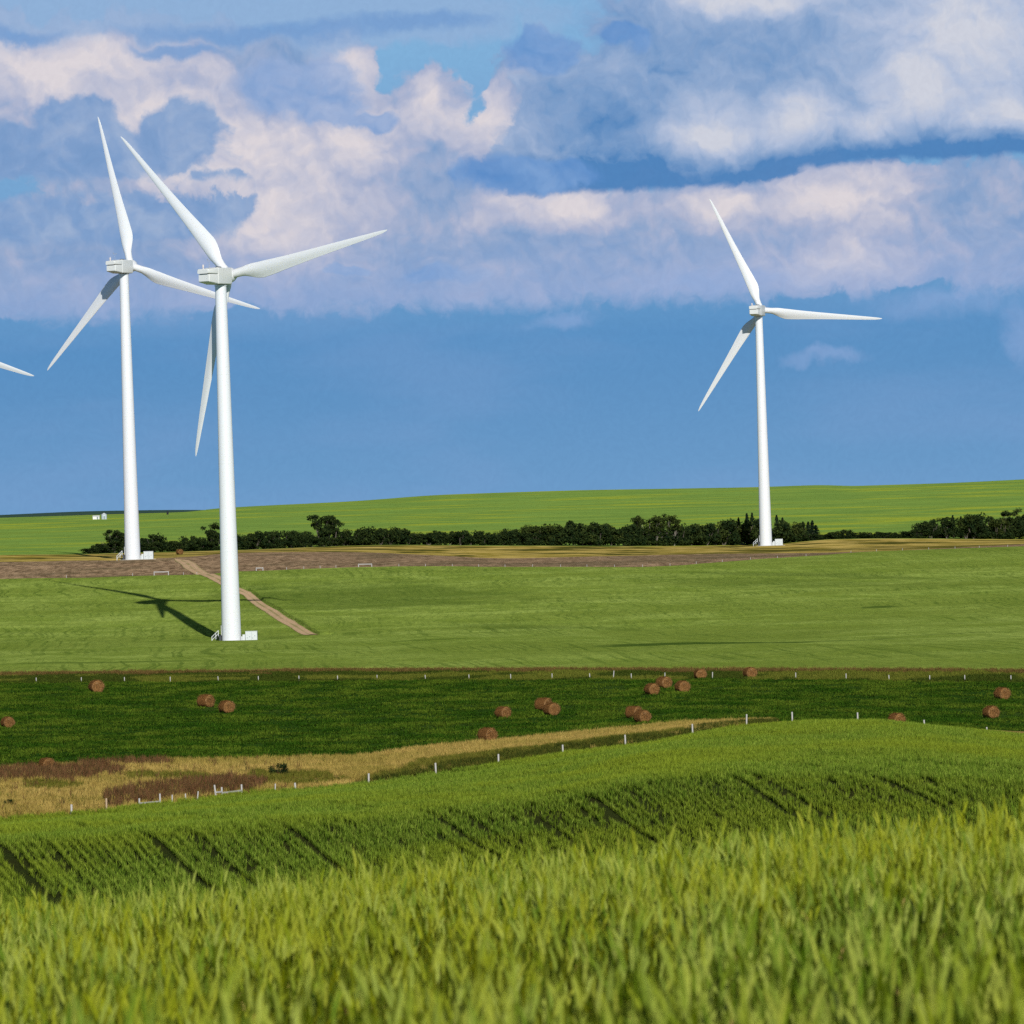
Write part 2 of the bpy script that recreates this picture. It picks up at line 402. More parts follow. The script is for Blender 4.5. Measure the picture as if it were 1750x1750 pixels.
# farm track, traced on the ground: (photo px, py, half width px)
TRACK_PX = [(262, 957, 12), (285, 957, 15), (309, 957.5, 17), (319, 963, 17), (328, 972, 17), (342, 979, 16), (358, 986, 15), (378, 996, 14), (396, 1007, 13), (412, 1014, 13), (425, 1021, 12),
            (438, 1033, 13), (463, 1047, 15), (482, 1060, 15), (507, 1074, 14), (524, 1084, 15), (534, 1089, 13)]
def solve(px, py, dmin, dmax, zoff=0.0):
    """point on the bare ground under a photo pixel, searching outwards"""
    u, e = ue(px, py)
    D = np.linspace(dmin, dmax, 4000)
    g = z_raw(u * D / FP, D) + zoff - e * D / FP
    s = np.where((g[:-1] < 0) & (g[1:] >= 0))[0]
    j = s[0] if len(s) else int(np.argmin(np.abs(g)))
    return np.array([u * D[j] / FP, D[j], e * D[j] / FP])
TR = np.array([list(solve(a, b, 1100, 1700)[:2]) + [w * 0.82 * 1e-4] for a, b, w in TRACK_PX])
TR[:, 2] *= TR[:, 1]
TR = TR[np.argsort(-TR[:, 1])]
def track_lines(n=260):
    s = np.linspace(0, len(TR) - 1, n); i = np.arange(len(TR))
    return np.stack([np.interp(s, i, TR[:, k]) for k in range(3)], 1)
TL = track_lines()
for _ in range(6): TL[1:-1] = 0.25 * TL[:-2] + 0.5 * TL[1:-1] + 0.25 * TL[2:]
def track_dist(X, Y):
    """signed distance to the track centre line measured along X, and half width"""
    yy = TL[::-1, 1]; xc = np.interp(Y, yy, TL[::-1, 0]); hw = np.interp(Y, yy, TL[::-1, 2])
    inside = (Y > yy[0]) & (Y < yy[-1])
    return X - xc, hw, inside

def bump(X, Y):
    w = np.clip((Y - 880) / 80, 0, 1) * np.clip((1700 - Y) / 120, 0, 1)
    b = (fbm(X / 38, Y / 90, 3) - 0.5) * 1.5 * w
    w2 = np.clip((Y - 180) / 30, 0, 1) * np.clip((520 - Y) / 60, 0, 1)
    b = b + (fbm(X / 7 + 40, Y / 14 + 3, 3) - 0.5) * 0.34 * w2
    w3 = np.clip((Y - 560) / 40, 0, 1) * np.clip((900 - Y) / 40, 0, 1)
    b = b + (fbm(X / 9 + 4, Y / 30 + 13, 3) - 0.5) * 0.20 * w3
    return b
# turbine bases first: (hub px of three blade tips, base px, D)
TURB = [
    dict(tips=[(205, 233), (662, 392), (335, 781)], base=(396, 1097), D=1241.0, psi=R(33.2)),
    dict(tips=[(168, 198), (445, 528), (79, 635)], base=(227, 957), D=1550.0, psi=R(33.2)),
    dict(tips=[(1211, 340), (1507, 544), (1195, 702)], base=(1309, 933), D=1929.0, psi=R(14.6)),
]
for T in TURB:
    u, e = ue(*T['base']); T['xy'] = (u * T['D'] / FP, T['D']); T['z'] = EYE + e * T['D'] / FP
PADS = [(T['xy'][0], T['xy'][1], T['z'] - (0.47 if i == 0 else 0.02)) for i, T in enumerate(TURB)]

def zg(X, Y):
    X = np.asarray(X, float); Y = np.asarray(Y, float)
    u = X / np.maximum(Y, 1) * FP; yb = np.interp(u, UG, CD['b1'])
    z = z_raw(X, Y) + bump(X, Y) + EYE - 0.42 * np.clip((Y - 170) / 40, 0, 1) * np.clip((yb + 22 - Y) / 20, 0, 1)
    for tx, ty, tz in PADS:
        f = np.clip(1.6 - np.hypot((X - tx - 1.5) / 8.0, (Y - ty) / 9.0), 0, 0.6) / 0.6
        f = f * f * (3 - 2 * f); z = z * (1 - f) + tz * f
    return z
def ground(px, py, dmin, dmax):
    u, e = ue(px, py)
    D = np.linspace(dmin, dmax, 3000)
    g = zg(u * D / FP, D) - EYE - e * D / FP
    s = np.where((g[:-1] < 0) & (g[1:] >= 0))[0]
    j = s[0] if len(s) else int(np.argmin(np.abs(g)))
    X, Y = u * D[j] / FP, D[j]
    return float(X), float(Y), float(zg(X, Y))

# ------------------------------------------------------------------ ground materials
def gmat(name):
    m = bpy.data.materials.new(name); m.use_nodes = True
    t = m.node_tree; t.nodes.clear(); N = NT(t)
    pos = N.n('ShaderNodeNewGeometry').outputs['Position']
    return m, N, pos
def finish(N, color, rough=0.9, bumpv=None, bdist=1.0, bstr=1.0, spec=0.0, trans=None):
    bs = N.n('ShaderNodeBsdfPrincipled')
    N.put(bs.inputs['Base Color'], color); N.put(bs.inputs['Roughness'], rough); N.put(bs.inputs['Specular IOR Level'], spec)
    if bumpv is not None:
        b = N.n('ShaderNodeBump'); N.put(b.inputs['Height'], bumpv); N.put(b.inputs['Distance'], bdist); N.put(b.inputs['Strength'], bstr)
        N.L.new(b.outputs[0], bs.inputs['Normal'])
    o = N.n('ShaderNodeOutputMaterial')
    if trans:
        tr = N.n('ShaderNodeBsdfTranslucent'); N.put(tr.inputs[0], trans[0])
        mx = N.n('ShaderNodeMixShader'); mx.inputs[0].default_value = trans[1]
        N.L.new(bs.outputs[0], mx.inputs[1]); N.L.new(tr.outputs[0], mx.inputs[2]); N.L.new(mx.outputs[0], o.inputs[0])
    else: N.L.new(bs.outputs[0], o.inputs[0])
def sc(N, pos, sx, sy, sz=1.0): return N.v('MULTIPLY', pos, (sx, sy, sz))
def C(r, g, b): return (r, g, b, 1.0)

def mat_soil():
    m, N, p = gmat('crop_soil')
    a = N.noise(p, 3.0, 6, 0.6); b = N.noise(p, 0.15, 3)
    c = N.mix(a, C(0.018, 0.022, 0.006), C(0.040, 0.044, 0.012)); c = N.mix(N.mr(b, 0.3, 0.7, 0, 0.5), c, C(0.03, 0.05, 0.01))
    finish(N, c, 1, a, 0.1); return m
def mat_hay():
    m, N, p = gmat('mown_hay_stubble')
    a = N.noise(sc(N, p, 1.4, 0.7), 1.0, 5, 0.65); b = N.noise(sc(N, p, 0.05, 0.02), 1.0, 4)
    c = N.mix(N.mr(a, 0.35, 0.65), C(0.010, 0.028, 0.004), C(0.040, 0.095, 0.011))
    c = N.mix(N.mr(b, 0.4, 0.7, 0, 0.55), c, C(0.05, 0.082, 0.014))
    finish(N, c, 1, a, 0.25); return m
def mat_tan():
    m, N, p = gmat('dry_grass_ground')
    a = N.noise(sc(N, p, 1.2, 0.5), 1.0, 5, 0.65); b = N.noise(sc(N, p, 0.12, 0.05), 1.0, 4)
    c = N.mix(N.mr(a, 0.3, 0.7), C(0.20, 0.13, 0.040), C(0.42, 0.28, 0.095))
    c = N.mix(N.mr(b, 0.45, 0.7, 0, 0.6), c, C(0.15, 0.13, 0.03))
    finish(N, c, 1, a, 0.3); return m
def mat_rough():
    m, N, p = gmat('rough_margin')
    a = N.noise(sc(N, p, 0.9, 0.35), 1.0, 5, 0.65)
    c = N.mix(N.mr(a, 0.3, 0.7), C(0.045, 0.060, 0.012), C(0.11, 0.12, 0.025))
    finish(N, c, 1, a, 0.4); return m
def mat_crop2():
    m, N, p = gmat('young_cereal')
    x, y, z = N.xyz(p)[:3]
    wp = N.v('MULTIPLY_ADD', N.v('SUBTRACT', N.noise(sc(N, p, 0.02, 0.008), 1.0, 3, 0.5, 0, '3D', True), (0.5,) * 3), (9.0, 0, 0), p)
    q = N.m('MULTIPLY_ADD', N.xyz(wp)[1], 0.068, N.xyz(wp)[0])
    rows = N.noise(N.cmb(N.m('MULTIPLY', q, 0.95), N.m('MULTIPLY', y, 0.006), 0), 1.0, 3, 0.65)
    rmask = N.mr(N.noise(sc(N, p, 0.018, 0.009), 1.0, 4, 0.6), 0.40, 0.60)
    streak = N.noise(sc(N, p, 0.055, 0.030), 1.0, 7, 0.68, 0.5)
    fine = N.noise(sc(N, p, 0.9, 0.16), 1.0, 5, 0.7)
    big = N.noise(sc(N, p, 0.011, 0.0055), 1.0, 4, 0.55)
    c = N.mix(N.mr(streak, 0.36, 0.64), C(0.200, 0.275, 0.040), C(0.320, 0.405, 0.082))
    c = N.mix(N.mr(big, 0.38, 0.66, 0, 0.7), c, C(0.185, 0.245, 0.036))
    c = N.mix(N.mr(fine, 0.38, 0.62, 0.5, 0), c, C(0.125, 0.185, 0.030))
    rd = N.m('MULTIPLY', N.mr(rows, 0.50, 0.62), N.m('MULTIPLY', rmask, 0.62))
    c = N.mix(rd, c, C(0.085, 0.140, 0.020))
    # thin swales of rank dark growth
    def swale(px, py, D, rx, ry, k):
        u, e = ue(px, py); X = u * D / FP
        d = N.v('MULTIPLY_ADD', p, (1 / rx, 1 / ry, 0), (-X / rx, -D / ry, 0))
        d = N.v('MULTIPLY_ADD', N.v('SUBTRACT', N.noise(sc(N, p, 0.06, 0.03), 1.0, 5, 0.7, 0, '3D', True), (0.5,) * 3), (2.4, 2.4, 0), d)
        return N.m('MULTIPLY', N.mr(N.v('LENGTH', N.v('MULTIPLY', d, (1, 1, 0))), 1.1, 0.45), k)
    sw = None
    for (px, py, D, rx, ry, k) in SWALES:
        s = swale(px, py, D, rx, ry, k); sw = s if sw is None else N.m('MAXIMUM', sw, s)
    c = N.mix(sw, c, C(0.060, 0.105, 0.016))
    h = N.m('ADD', N.m('MULTIPLY', fine, 0.5), N.m('MULTIPLY', streak, 1.2))
    finish(N, c, 0.9, h, 1.0, 0.55); return m
SWALES = []
def mat_brown():
    m, N, p = gmat('fallow_stubble')
    a = N.noise(sc(N, p, 0.5, 0.11), 1.0, 6, 0.72); b = N.noise(sc(N, p, 0.02, 0.015), 1.0, 4)
    c = N.mix(N.mr(a, 0.30, 0.70), C(0.120, 0.076, 0.042), C(0.45, 0.305, 0.180))
    c = N.mix(N.mr(b, 0.42, 0.68, 0, 0.7), c, C(0.120, 0.098, 0.050))
    w = N.mr(N.noise(sc(N, p, 1.3, 0.35), 1.0, 3, 0.6), 0.62, 0.75)
    x = N.xyz(p)[0]
    c = N.mix(N.m('MULTIPLY', w, N.mr(x, 0, 60, 0.15, 0.6)), c, C(0.50, 0.44, 0.42))
    finish(N, c, 1, a, 0.5); return m
def mat_olive():
    m, N, p = gmat('rough_pasture')
    a = N.noise(sc(N, p, 0.06, 0.05), 1.0, 6, 0.68); b = N.noise(sc(N, p, 0.018, 0.035), 1.0, 5, 0.6)
    c = N.mix(N.mr(a, 0.35, 0.65), C(0.26, 0.20, 0.030), C(0.56, 0.41, 0.12))
    c = N.mix(N.mr(b, 0.47, 0.60, 0, 0.92), c, C(0.050, 0.058, 0.010))  # dark bands: long grass together with shadows painted into the colour
    finish(N, c, 1, a, 0.6); return m
def mat_hill():
    m, N, p = gmat('canola_hillside')
    x, y, z = N.xyz(p)[:3]
    a = N.noise(sc(N, p, 0.011, 0.0030), 1.0, 1.4, 0.5); b = N.noise(sc(N, p, 0.028, 0.006), 1.0, 2.5, 0.5); f = N.noise(sc(N, p, 0.4, 0.05), 1.0, 4, 0.7)
    c = N.mix(N.mr(b, 0.32, 0.68), C(0.175, 0.285, 0.056), C(0.225, 0.345, 0.064))
    c = N.mix(N.m('MULTIPLY', N.mr(a, 0.50, 0.64), N.mr(b, 0.36, 0.62, 0.1, 0.6)), c, C(0.42, 0.44, 0.028))
    c = N.mix(N.mr(f, 0.35, 0.65, 0.22, 0), c, C(0.12, 0.22, 0.03))
    q = N.m('MULTIPLY_ADD', y, 0.10, x)
    ln = N.noise(N.cmb(N.m('MULTIPLY', q, 0.06), 0, 0), 1.0, 2, 0.5, 0, '2D')
    c = N.mix(N.mr(ln, 0.62, 0.70, 0, 0.16), c, C(0.24, 0.34, 0.05))
    finish(N, c, 1, b, 2.0, 0.4); return m
def mat_far():
    m, N, p = gmat('distant_hill')
    a = N.noise(sc(N, p, 0.01, 0.01), 1.0, 4)
    finish(N, N.mix(a, C(0.035, 0.075, 0.060), C(0.055, 0.095, 0.070)), 1); return m
def mat_track():
    m, N, p = gmat('dirt')
    a = N.noise(sc(N, p, 1.2, 0.25), 1.0, 5, 0.65); b = N.noise(sc(N, p, 0.3, 0.05), 1.0, 4)
    c = N.mix(a, C(0.44, 0.29, 0.165), C(0.60, 0.42, 0.26)); c = N.mix(N.mr(b, 0.4, 0.7, 0, 0.4), c, C(0.34, 0.26, 0.13))
    at = N.n('ShaderNodeAttribute', attribute_name='across').outputs['Fac']; aa = N.m('ABSOLUTE', at)
    mid = N.m('MULTIPLY', N.mr(aa, 0.28, 0.08), N.mr(b, 0.35, 0.6, 0.15, 0.7)); edge = N.m('MULTIPLY', N.mr(aa, 0.72, 1.0), N.mr(a, 0.35, 0.65, 0.2, 1.0))
    c = N.mix(mid, c, C(0.22, 0.21, 0.07)); c = N.mix(edge, c, C(0.17, 0.19, 0.05))
    finish(N, c, 1, a, 0.1); return m

# ------------------------------------------------------------------ ground sheets
def sheet(name, ka, kb, nt, mat, us=None, dz=0.0, extra=None, power=1.0):
    us = np.linspace(-1750, 1750, 701) if us is None else us
    da = np.interp(us, UG, CD[ka]); db = np.interp(us, UG, CD[kb])
    t = np.linspace(0, 1, nt) ** power
    D = da[None, :] * (1 - t[:, None]) + db[None, :] * t[:, None]
    X = us[None, :] * D / FP
    Z = zg(X, D) + dz
    if extra is not None: Z = Z + extra(X, D)
    V = np.stack([X, D, Z], -1).reshape(-1, 3)
    nu = len(us); i = np.arange(nt - 1)[:, None] * nu + np.arange(nu - 1)[None, :]
    F = np.stack([i, i + 1, i + 1 + nu, i + nu], -1).reshape(-1, 4)
    me = np_mesh(name, V, F, smooth=True)
    return tag(link(name, me, mat), kind='structure')

def carve(X, Y):
    d, hw, ins = track_dist(X, Y)
    f = 1 - np.clip((np.abs(d) - hw) / 0.5, 0, 1)
    bank = np.clip((d - hw - 0.1) / 0.3, 0, 1) * np.clip((hw + 5 - d) / 3.0, 0, 1) * ins * np.clip((TL[:, 1].max() - 110 - Y) / 30, 0, 1)
    c = 0.55 * bank - 0.22 * f * ins * np.clip((Y - TL[:, 1].min()) / 12, 0, 1) * np.clip((TL[:, 1].max() - 120 - Y) / 60 + 0.15, 0.15, 1)
    return c

# ------------------------------------------------------------------ build ground
UW = np.linspace(-1750, 1750, 701)
UX = np.concatenate([np.linspace(-1750, -950, 160)[:-1], np.linspace(-950, 950, 1501), np.linspace(950, 1750, 160)[1:]])

def sw_add(px, py, rx, ry, k):
    X, Y, Z = ground(px, py, 900, 1700); SWALES.append((px, py, Y, rx, ry, k))
sw_add(1260, 1103, 34, 13, 1.0); sw_add(1130, 1106, 20, 10, 0.9); sw_add(640, 1022, 42, 48, 0.42); sw_add(1340, 1000, 50, 26, 0.30); sw_add(950, 1076, 26, 12, 0.35); sw_add(1500, 1096, 5, 5, 0.8); sw_add(1510, 1040, 6, 6, 0.8)
sw_add(160, 1137, 22, 5, 0.55); sw_add(720, 1098, 9, 5, 0.5); sw_add(840, 1073, 10, 12, 0.35); sw_add(1380, 985, 40, 14, 0.4)
sw_add(330, 1097, 8, 5, 0.45); sw_add(470, 1094, 12, 6, 0.45); sw_add(1680, 1085, 20, 5, 0.4)

sheet('wheat_field_ground', 'f0', 'm0', 160, mat_soil(), UW[::3], power=1.6)
sheet('crop_field_ground', 'm0', 'b1', 300, mat_soil(), UW)
sheet('dry_grass_strip', 'b1', 'b2', 60, mat_tan(), UW)
sheet('hay_field', 'b2', 'b3', 160, mat_hay(), UW)
sheet('field_margin', 'b3', 'b4', 30, mat_rough(), UW)
def lip(X, Y):
    return 0.45 * np.clip((Y - (np.interp(X / Y * FP, UG, CD['b4']) + 0.0)) / 1.5, 0, 1) + carve(X, Y)
sheet('crop_hillside', 'b4', 'b5', 420, mat_crop2(), UX, extra=lip)
sheet('fallow_field', 'b5', 'b6', 90, mat_brown(), UX)
sheet('rough_pasture', 'b6', 'b7', 80, mat_olive(), UW)
sheet('canola_hill', 'b7', 'h4', 160, mat_hill(), UW)
sheet('ground', 'h4', 'h5', 20, mat_far(), UW[::10])
# plain beyond, one sheet to the horizon, and the low blue-green ridge on the left
n = 60
gx = np.linspace(-30000, 30000, n); gy = np.linspace(5000, 45000, 40)
X, Y = np.meshgrid(gx, gy); Z = np.full_like(X, EYE - 60.0)
i = np.arange(39)[:, None] * n + np.arange(n - 1)[None, :]
tag(link('ground', np_mesh('ground', np.stack([X, Y, Z], -1).reshape(-1, 3), np.stack([i, i + 1, i + 1 + n, i + n], -1).reshape(-1, 4)), mat_far()), kind='structure')
ridge = curve([(-900, 905, 7000), (-500, 892, 7000), (-150, 886, 7000), (0, 880, 7000), (140, 874, 7000), (240, 872, 7000), (380, 871.5, 7000), (600, 876, 7000), (900, 900, 7000)])
ru = np.linspace(-1800, 200, 200); re_ = pchip(ridge[:, 0], ridge[:, 1], ru)
rows = []
for D, k in ((5600, -0.6), (6200, 0.2), (6700, 0.8), (7000, 1.0), (7300, 0.8), (8200, -0.6)):
    z = EYE + np.where(True, -55 + (re_ * 0.7 + 55) * max(k, 0) if k >= 0 else -58, 0) + (np.minimum(k, 0) * 5)
    rows.append(np.stack([ru * D / FP, np.full_like(ru, D), z + 0 * ru], -1))
V = np.array(rows).reshape(-1, 3); n = len(ru)
i = np.arange(5)[:, None] * n + np.arange(n - 1)[None, :]
tag(link('hills', np_mesh('hills', V, np.stack([i, i + 1, i + 1 + n, i + n], -1).reshape(-1, 4), smooth=True), mat_far()), kind='structure')

# the dirt track, a sheet lying in the carved bed
V = []; F = []; SA = [-1, -0.75, -0.5, -0.25, 0, 0.25, 0.5, 0.75, 1]; NA = len(SA)
tl = TL.copy(); dv = np.gradient(tl[:, :2], axis=0); dv /= np.linalg.norm(dv, axis=1)[:, None]
for k in range(len(tl)):
    nrm = np.array([-dv[k, 1], dv[k, 0]])
    for s in SA:
        w = tl[k, 2] * (1 + 0.18 * (vnoise(np.array(k / 9.0), np.array(s * 3 + 50.0)) - 0.5))
        q = tl[k, :2] + nrm * s * w
        V.append((q[0], q[1], float(zg(q[0], q[1]) + (carve(q[0], q[1]) if q[1] < np.interp(q[0] / q[1] * FP, UG, CD['b5']) else 0)) + (0.45 if q[1] < np.interp(q[0] / q[1] * FP, UG, CD['b5']) else 0) + 0.06 + 0.05 * (1 - abs(s))))
for k in range(len(tl) - 1):
    for s in range(NA - 1): F.append((k * NA + s, k * NA + s + 1, k * NA + NA + 1 + s, k * NA + NA + s))
me = np_mesh('dirt_track', V, F, smooth=True)
at_ = me.attributes.new('across', 'FLOAT', 'POINT'); at_.data.foreach_set('value', np.tile(np.array(SA, np.float32), len(tl)))
tag(link('dirt_track', me, mat_track()), kind='structure')

# ------------------------------------------------------------------ plants (uncountable stuff)
class MB:
    """collects triangles for one small plant mesh"""
    def __init__(s): s.v = []; s.f = []; s.m = []
    def blade(s, base, az, tilt, L, w, bend=0.5, segs=3, mi=0, twist=0.0):
        p = Vector(base); d = Vector((math.cos(az) * math.sin(tilt), math.sin(az) * math.sin(tilt), math.cos(tilt)))
        side = Vector((-math.sin(az + twist), math.cos(az + twist), 0)); n0 = len(s.v)
        for k in range(segs + 1):
            t = k / segs; ww = w * (1 - t ** 1.6) * 0.5 if k < segs else 0
            if k < segs: s.v += [p - side * ww, p + side * ww]
            else: s.v += [p.copy()]
            tilt2 = tilt + bend * (k + 1) / segs
            d = Vector((math.cos(az) * math.sin(tilt2), math.sin(az) * math.sin(tilt2), math.cos(tilt2)))
            p = p + d * (L / segs)
        for k in range(segs - 1):
            a = n0 + 2 * k; s.f += [(a, a + 1, a + 3), (a, a + 3, a + 2)]; s.m += [mi, mi]
        a = n0 + 2 * (segs - 1); s.f.append((a, a + 1, a + 2)); s.m.append(mi)
    def tube(s, pts, rad, n=3, mi=0):
        n0 = len(s.v)
        for k, (p, r) in enumerate(zip(pts, rad)):
            for j in range(n):
                a = 2 * math.pi * j / n; s.v.append(Vector(p) + Vector((math.cos(a) * r, math.sin(a) * r, 0)))
        for k in range(len(pts) - 1):
            for j in range(n):
                a = n0 + k * n + j; b = n0 + k * n + (j + 1) % n
                s.f += [(a, b, b + n), (a, b + n, a + n)]; s.m += [mi, mi]
    def mesh(s, name, mats, smooth=False):
        me = np_mesh(name, [tuple(q) for q in s.v], s.f, s.m, smooth)
        for q in mats: me.materials.append(q)
        return me

def leafmat(name, c0, c1, tr=0.25, big=None, bscale=(0.02, 0.01), zd=None):
    m, N, p = gmat(name)
    rnd = N.n('ShaderNodeObjectInfo').outputs['Random']
    c = N.mix(rnd, C(*c0), C(*c1))
    if big:
        b = N.noise(sc(N, p, bscale[0], bscale[1]), 1.0, 4, 0.6)
        c = N.mix(N.mr(b, 0.38, 0.66, 0, big[1]), c, C(*big[0]))
    if zd:   # lower leaves painted darker, standing in for shade inside the stand
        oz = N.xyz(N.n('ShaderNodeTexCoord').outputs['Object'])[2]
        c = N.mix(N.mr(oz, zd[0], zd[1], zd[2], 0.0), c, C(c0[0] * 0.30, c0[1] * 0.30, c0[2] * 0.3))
    bs = N.n('ShaderNodeBsdfDiffuse'); N.put(bs.inputs[0], c)
    t = N.n('ShaderNodeBsdfTranslucent'); N.put(t.inputs[0], c)
    mx = N.n('ShaderNodeMixShader'); mx.inputs[0].default_value = tr
    N.L.new(bs.outputs[0], mx.inputs[1]); N.L.new(t.outputs[0], mx.inputs[2])
    o = N.n('ShaderNodeOutputMaterial'); N.L.new(mx.outputs[0], o.inputs[0])
    return m

def scatter(name, P, rot, scl, protos, label, cat, idx=None):
    """one object growing copies of a few small plant meshes on its vertices"""
    me = bpy.data.meshes.new(name); me.vertices.add(len(P)); me.vertices.foreach_set('co', np.asarray(P, np.float32).ravel())
    a = me.attributes.new('prot', 'FLOAT_VECTOR', 'POINT'); a.data.foreach_set('vector', np.asarray(rot, np.float32).ravel())
    a = me.attributes.new('pscl', 'FLOAT_VECTOR', 'POINT'); a.data.foreach_set('vector', np.asarray(scl, np.float32).ravel())
    a = me.attributes.new('pidx', 'INT', 'POINT'); a.data.foreach_set('value', (RNG.integers(0, len(protos), len(P)) if idx is None else idx).astype(np.int32))
    o = link(name, me)
    pc = bpy.data.collections.new(name + '_plants')
    for k, q in enumerate(protos):
        po = bpy.data.objects.new('%s_plant.%03d' % (name, k), q); pc.objects.link(po)
    g = bpy.data.node_groups.new(name + '_growth', 'GeometryNodeTree')
    g.interface.new_socket('Geometry', in_out='INPUT', socket_type='NodeSocketGeometry')
    g.interface.new_socket('Geometry', in_out='OUTPUT', socket_type='NodeSocketGeometry')
    n = g.nodes; L = g.links
    gi = n.new('NodeGroupInput'); go = n.new('NodeGroupOutput')
    ci = n.new('GeometryNodeCollectionInfo'); ci.inputs['Collection'].default_value = pc
    ci.inputs['Separate Children'].default_value = True; ci.inputs['Reset Children'].default_value = True
    ip = n.new('GeometryNodeInstanceOnPoints'); ip.inputs['Pick Instance'].default_value = True
    def attr(nm, dt):
        q = n.new('GeometryNodeInputNamedAttribute'); q.data_type = dt; q.inputs['Name'].default_value = nm; return q.outputs[0]
    er = n.new('FunctionNodeEulerToRotation')
    L.new(attr('prot', 'FLOAT_VECTOR'), er.inputs[0])
    L.new(gi.outputs[0], ip.inputs['Points']); L.new(ci.outputs[0], ip.inputs['Instance'])
    L.new(attr('pidx', 'INT'), ip.inputs['Instance Index']); L.new(er.outputs[0], ip.inputs['Rotation'])
    L.new(attr('pscl', 'FLOAT_VECTOR'), ip.inputs['Scale']); L.new(ip.outputs[0], go.inputs[0])
    md = o.modifiers.new('growth', 'NODES'); md.node_group = g
    return tag(o, label, cat, kind='stuff')

def rot_rand(n, tilt=0.12):
    return np.stack([RNG.normal(0, tilt, n), RNG.normal(0, tilt, n), RNG.uniform(0, 6.283, n)], 1)
def scl_rand(n, s=1.0, var=0.15, hv=0.15):
    a = s * np.clip(RNG.normal(1, var, n), 0.5, 1.7); h = s * np.clip(RNG.normal(1, hv, n), 0.5, 1.8)
    return np.stack([a, a, h], 1)
def wedge(n, d0, d1, um=1200):
    """random points, uniform per area, in the wedge of ground in view"""
    D = np.sqrt(RNG.uniform(d0 * d0, d1 * d1, n)); u = RNG.uniform(-um, um, n)
    return u * D / FP, D, u

# --- 1. near wheat, in ear
def wheat_protos():
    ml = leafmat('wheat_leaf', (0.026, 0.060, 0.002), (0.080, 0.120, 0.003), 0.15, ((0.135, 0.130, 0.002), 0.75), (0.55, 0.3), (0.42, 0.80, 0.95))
    mh = leafmat('wheat_ear', (0.100, 0.170, 0.013), (0.330, 0.380, 0.072), 0.10, ((0.270, 0.282, 0.006), 0.65), (0.55, 0.3))
    ms = leafmat('wheat_stem', (0.060, 0.100, 0.008), (0.125, 0.145, 0.014), 0.1)
    md0 = leafmat('dead_leaf', (0.20, 0.11, 0.03), (0.42, 0.30, 0.10), 0.15)
    out = []
    for k in range(16):
        b = MB(); rr = random.Random(40 + k); eared = k < 9
        lean = rr.uniform(0.0, 0.10); az = rr.uniform(0, 6.28); H = 0.87 if eared else 0.60
        at = lambda t: Vector((math.cos(az) * lean * t * t, math.sin(az) * lean * t * t, H * t))
        b.tube([at(t) for t in (0, 0.35, 0.7, 1.0)], (0.0030, 0.0027, 0.0022, 0.0016), 3, 2)
        for j in range(5):
            t = (0.22, 0.42, 0.62, 0.80, 0.92)[j]
            b.blade(at(t), rr.uniform(0, 6.28), rr.uniform(0.05, 0.32), rr.uniform(0.10, 0.19), rr.uniform(0.008, 0.013), rr.uniform(0.05, 0.9) if rr.random() < .8 else 1.8, 4, 3 if (j == 0 or rr.random() < 0.04) else 0, rr.uniform(-0.4, 0.4))
        if eared:
            top = at(1.0); d = Vector((math.cos(az) * (lean * 2 + rr.uniform(0, .2)), math.sin(az) * (lean * 2 + rr.uniform(0, .2)), 1)).normalized()
            L = rr.uniform(0.060, 0.092); ep = []; er = []
            for q in range(9):
                t = q / 8; ep.append(top + d * L * t + Vector((math.cos(az), math.sin(az), 0)) * 0.018 * t * t)
                er.append((0.003, 0.0080, 0.0095, 0.0085, 0.0100, 0.0082, 0.0078, 0.0052, 0.0012)[q] * 0.76)
            b.tube(ep, er, 5, 1)
            for q in range(10):
                i = 1 + q % 7; b.blade(ep[i], rr.uniform(0, 6.28), rr.uniform(0.1, 0.35), rr.uniform(0.04, 0.075), 0.0022, 0.1, 1, 1)
        out.append(b.mesh('wheat_stalk', [ml, mh, ms, md0]))
    return out
def wheat_patch(n, d0, d1):
    Y = RNG.uniform(d0, d1, n * 2); Y = Y[RNG.random(n * 2) * (0.11 * d1 + 2) < 0.11 * Y + 2][:n]
    return RNG.uniform(-1, 1, len(Y)) * (0.11 * Y + 2), Y
X1, Y1 = wheat_patch(43000, 11, 48); den = fbm(X1 * 5.5, Y1 * 1.2 + 7, 3); k = RNG.random(len(X1)) < np.clip((den - 0.41) * 6.0, 0.02, 1); X1, Y1 = X1[k], Y1[k]
X2, Y2 = wheat_patch(82000, 11, 48); den = fbm(X2 * 5.5, Y2 * 1.2 + 7, 3); k = RNG.random(len(X2)) < np.clip((den - 0.46) * 7.0, 0.0, 1); X2, Y2 = X2[k], Y2[k]
X3, Y3 = wheat_patch(12000, 48, 90)
X = np.concatenate([X1, X3, X2]); Y = np.concatenate([Y1, Y3, Y2]); ne = len(X1) + len(X3)
idx = np.concatenate([RNG.integers(0, 9, ne), RNG.integers(9, 16, len(X2))])
hvar = 0.93 + 0.16 * fbm(X * 0.8 + 5, Y * 0.4, 3)
s = scl_rand(len(X), 1.0, 0.10, 0.085); s[:, 2] *= hvar * np.where(RNG.random(len(X)) < 0.06, 1.09, 1.0)
scatter('wheat', np.stack([X, Y, zg(X, Y)], 1), rot_rand(len(X), 0.045), s, wheat_protos(),
        'tall green wheat in ear across the near foreground, out of focus', 'wheat', idx)

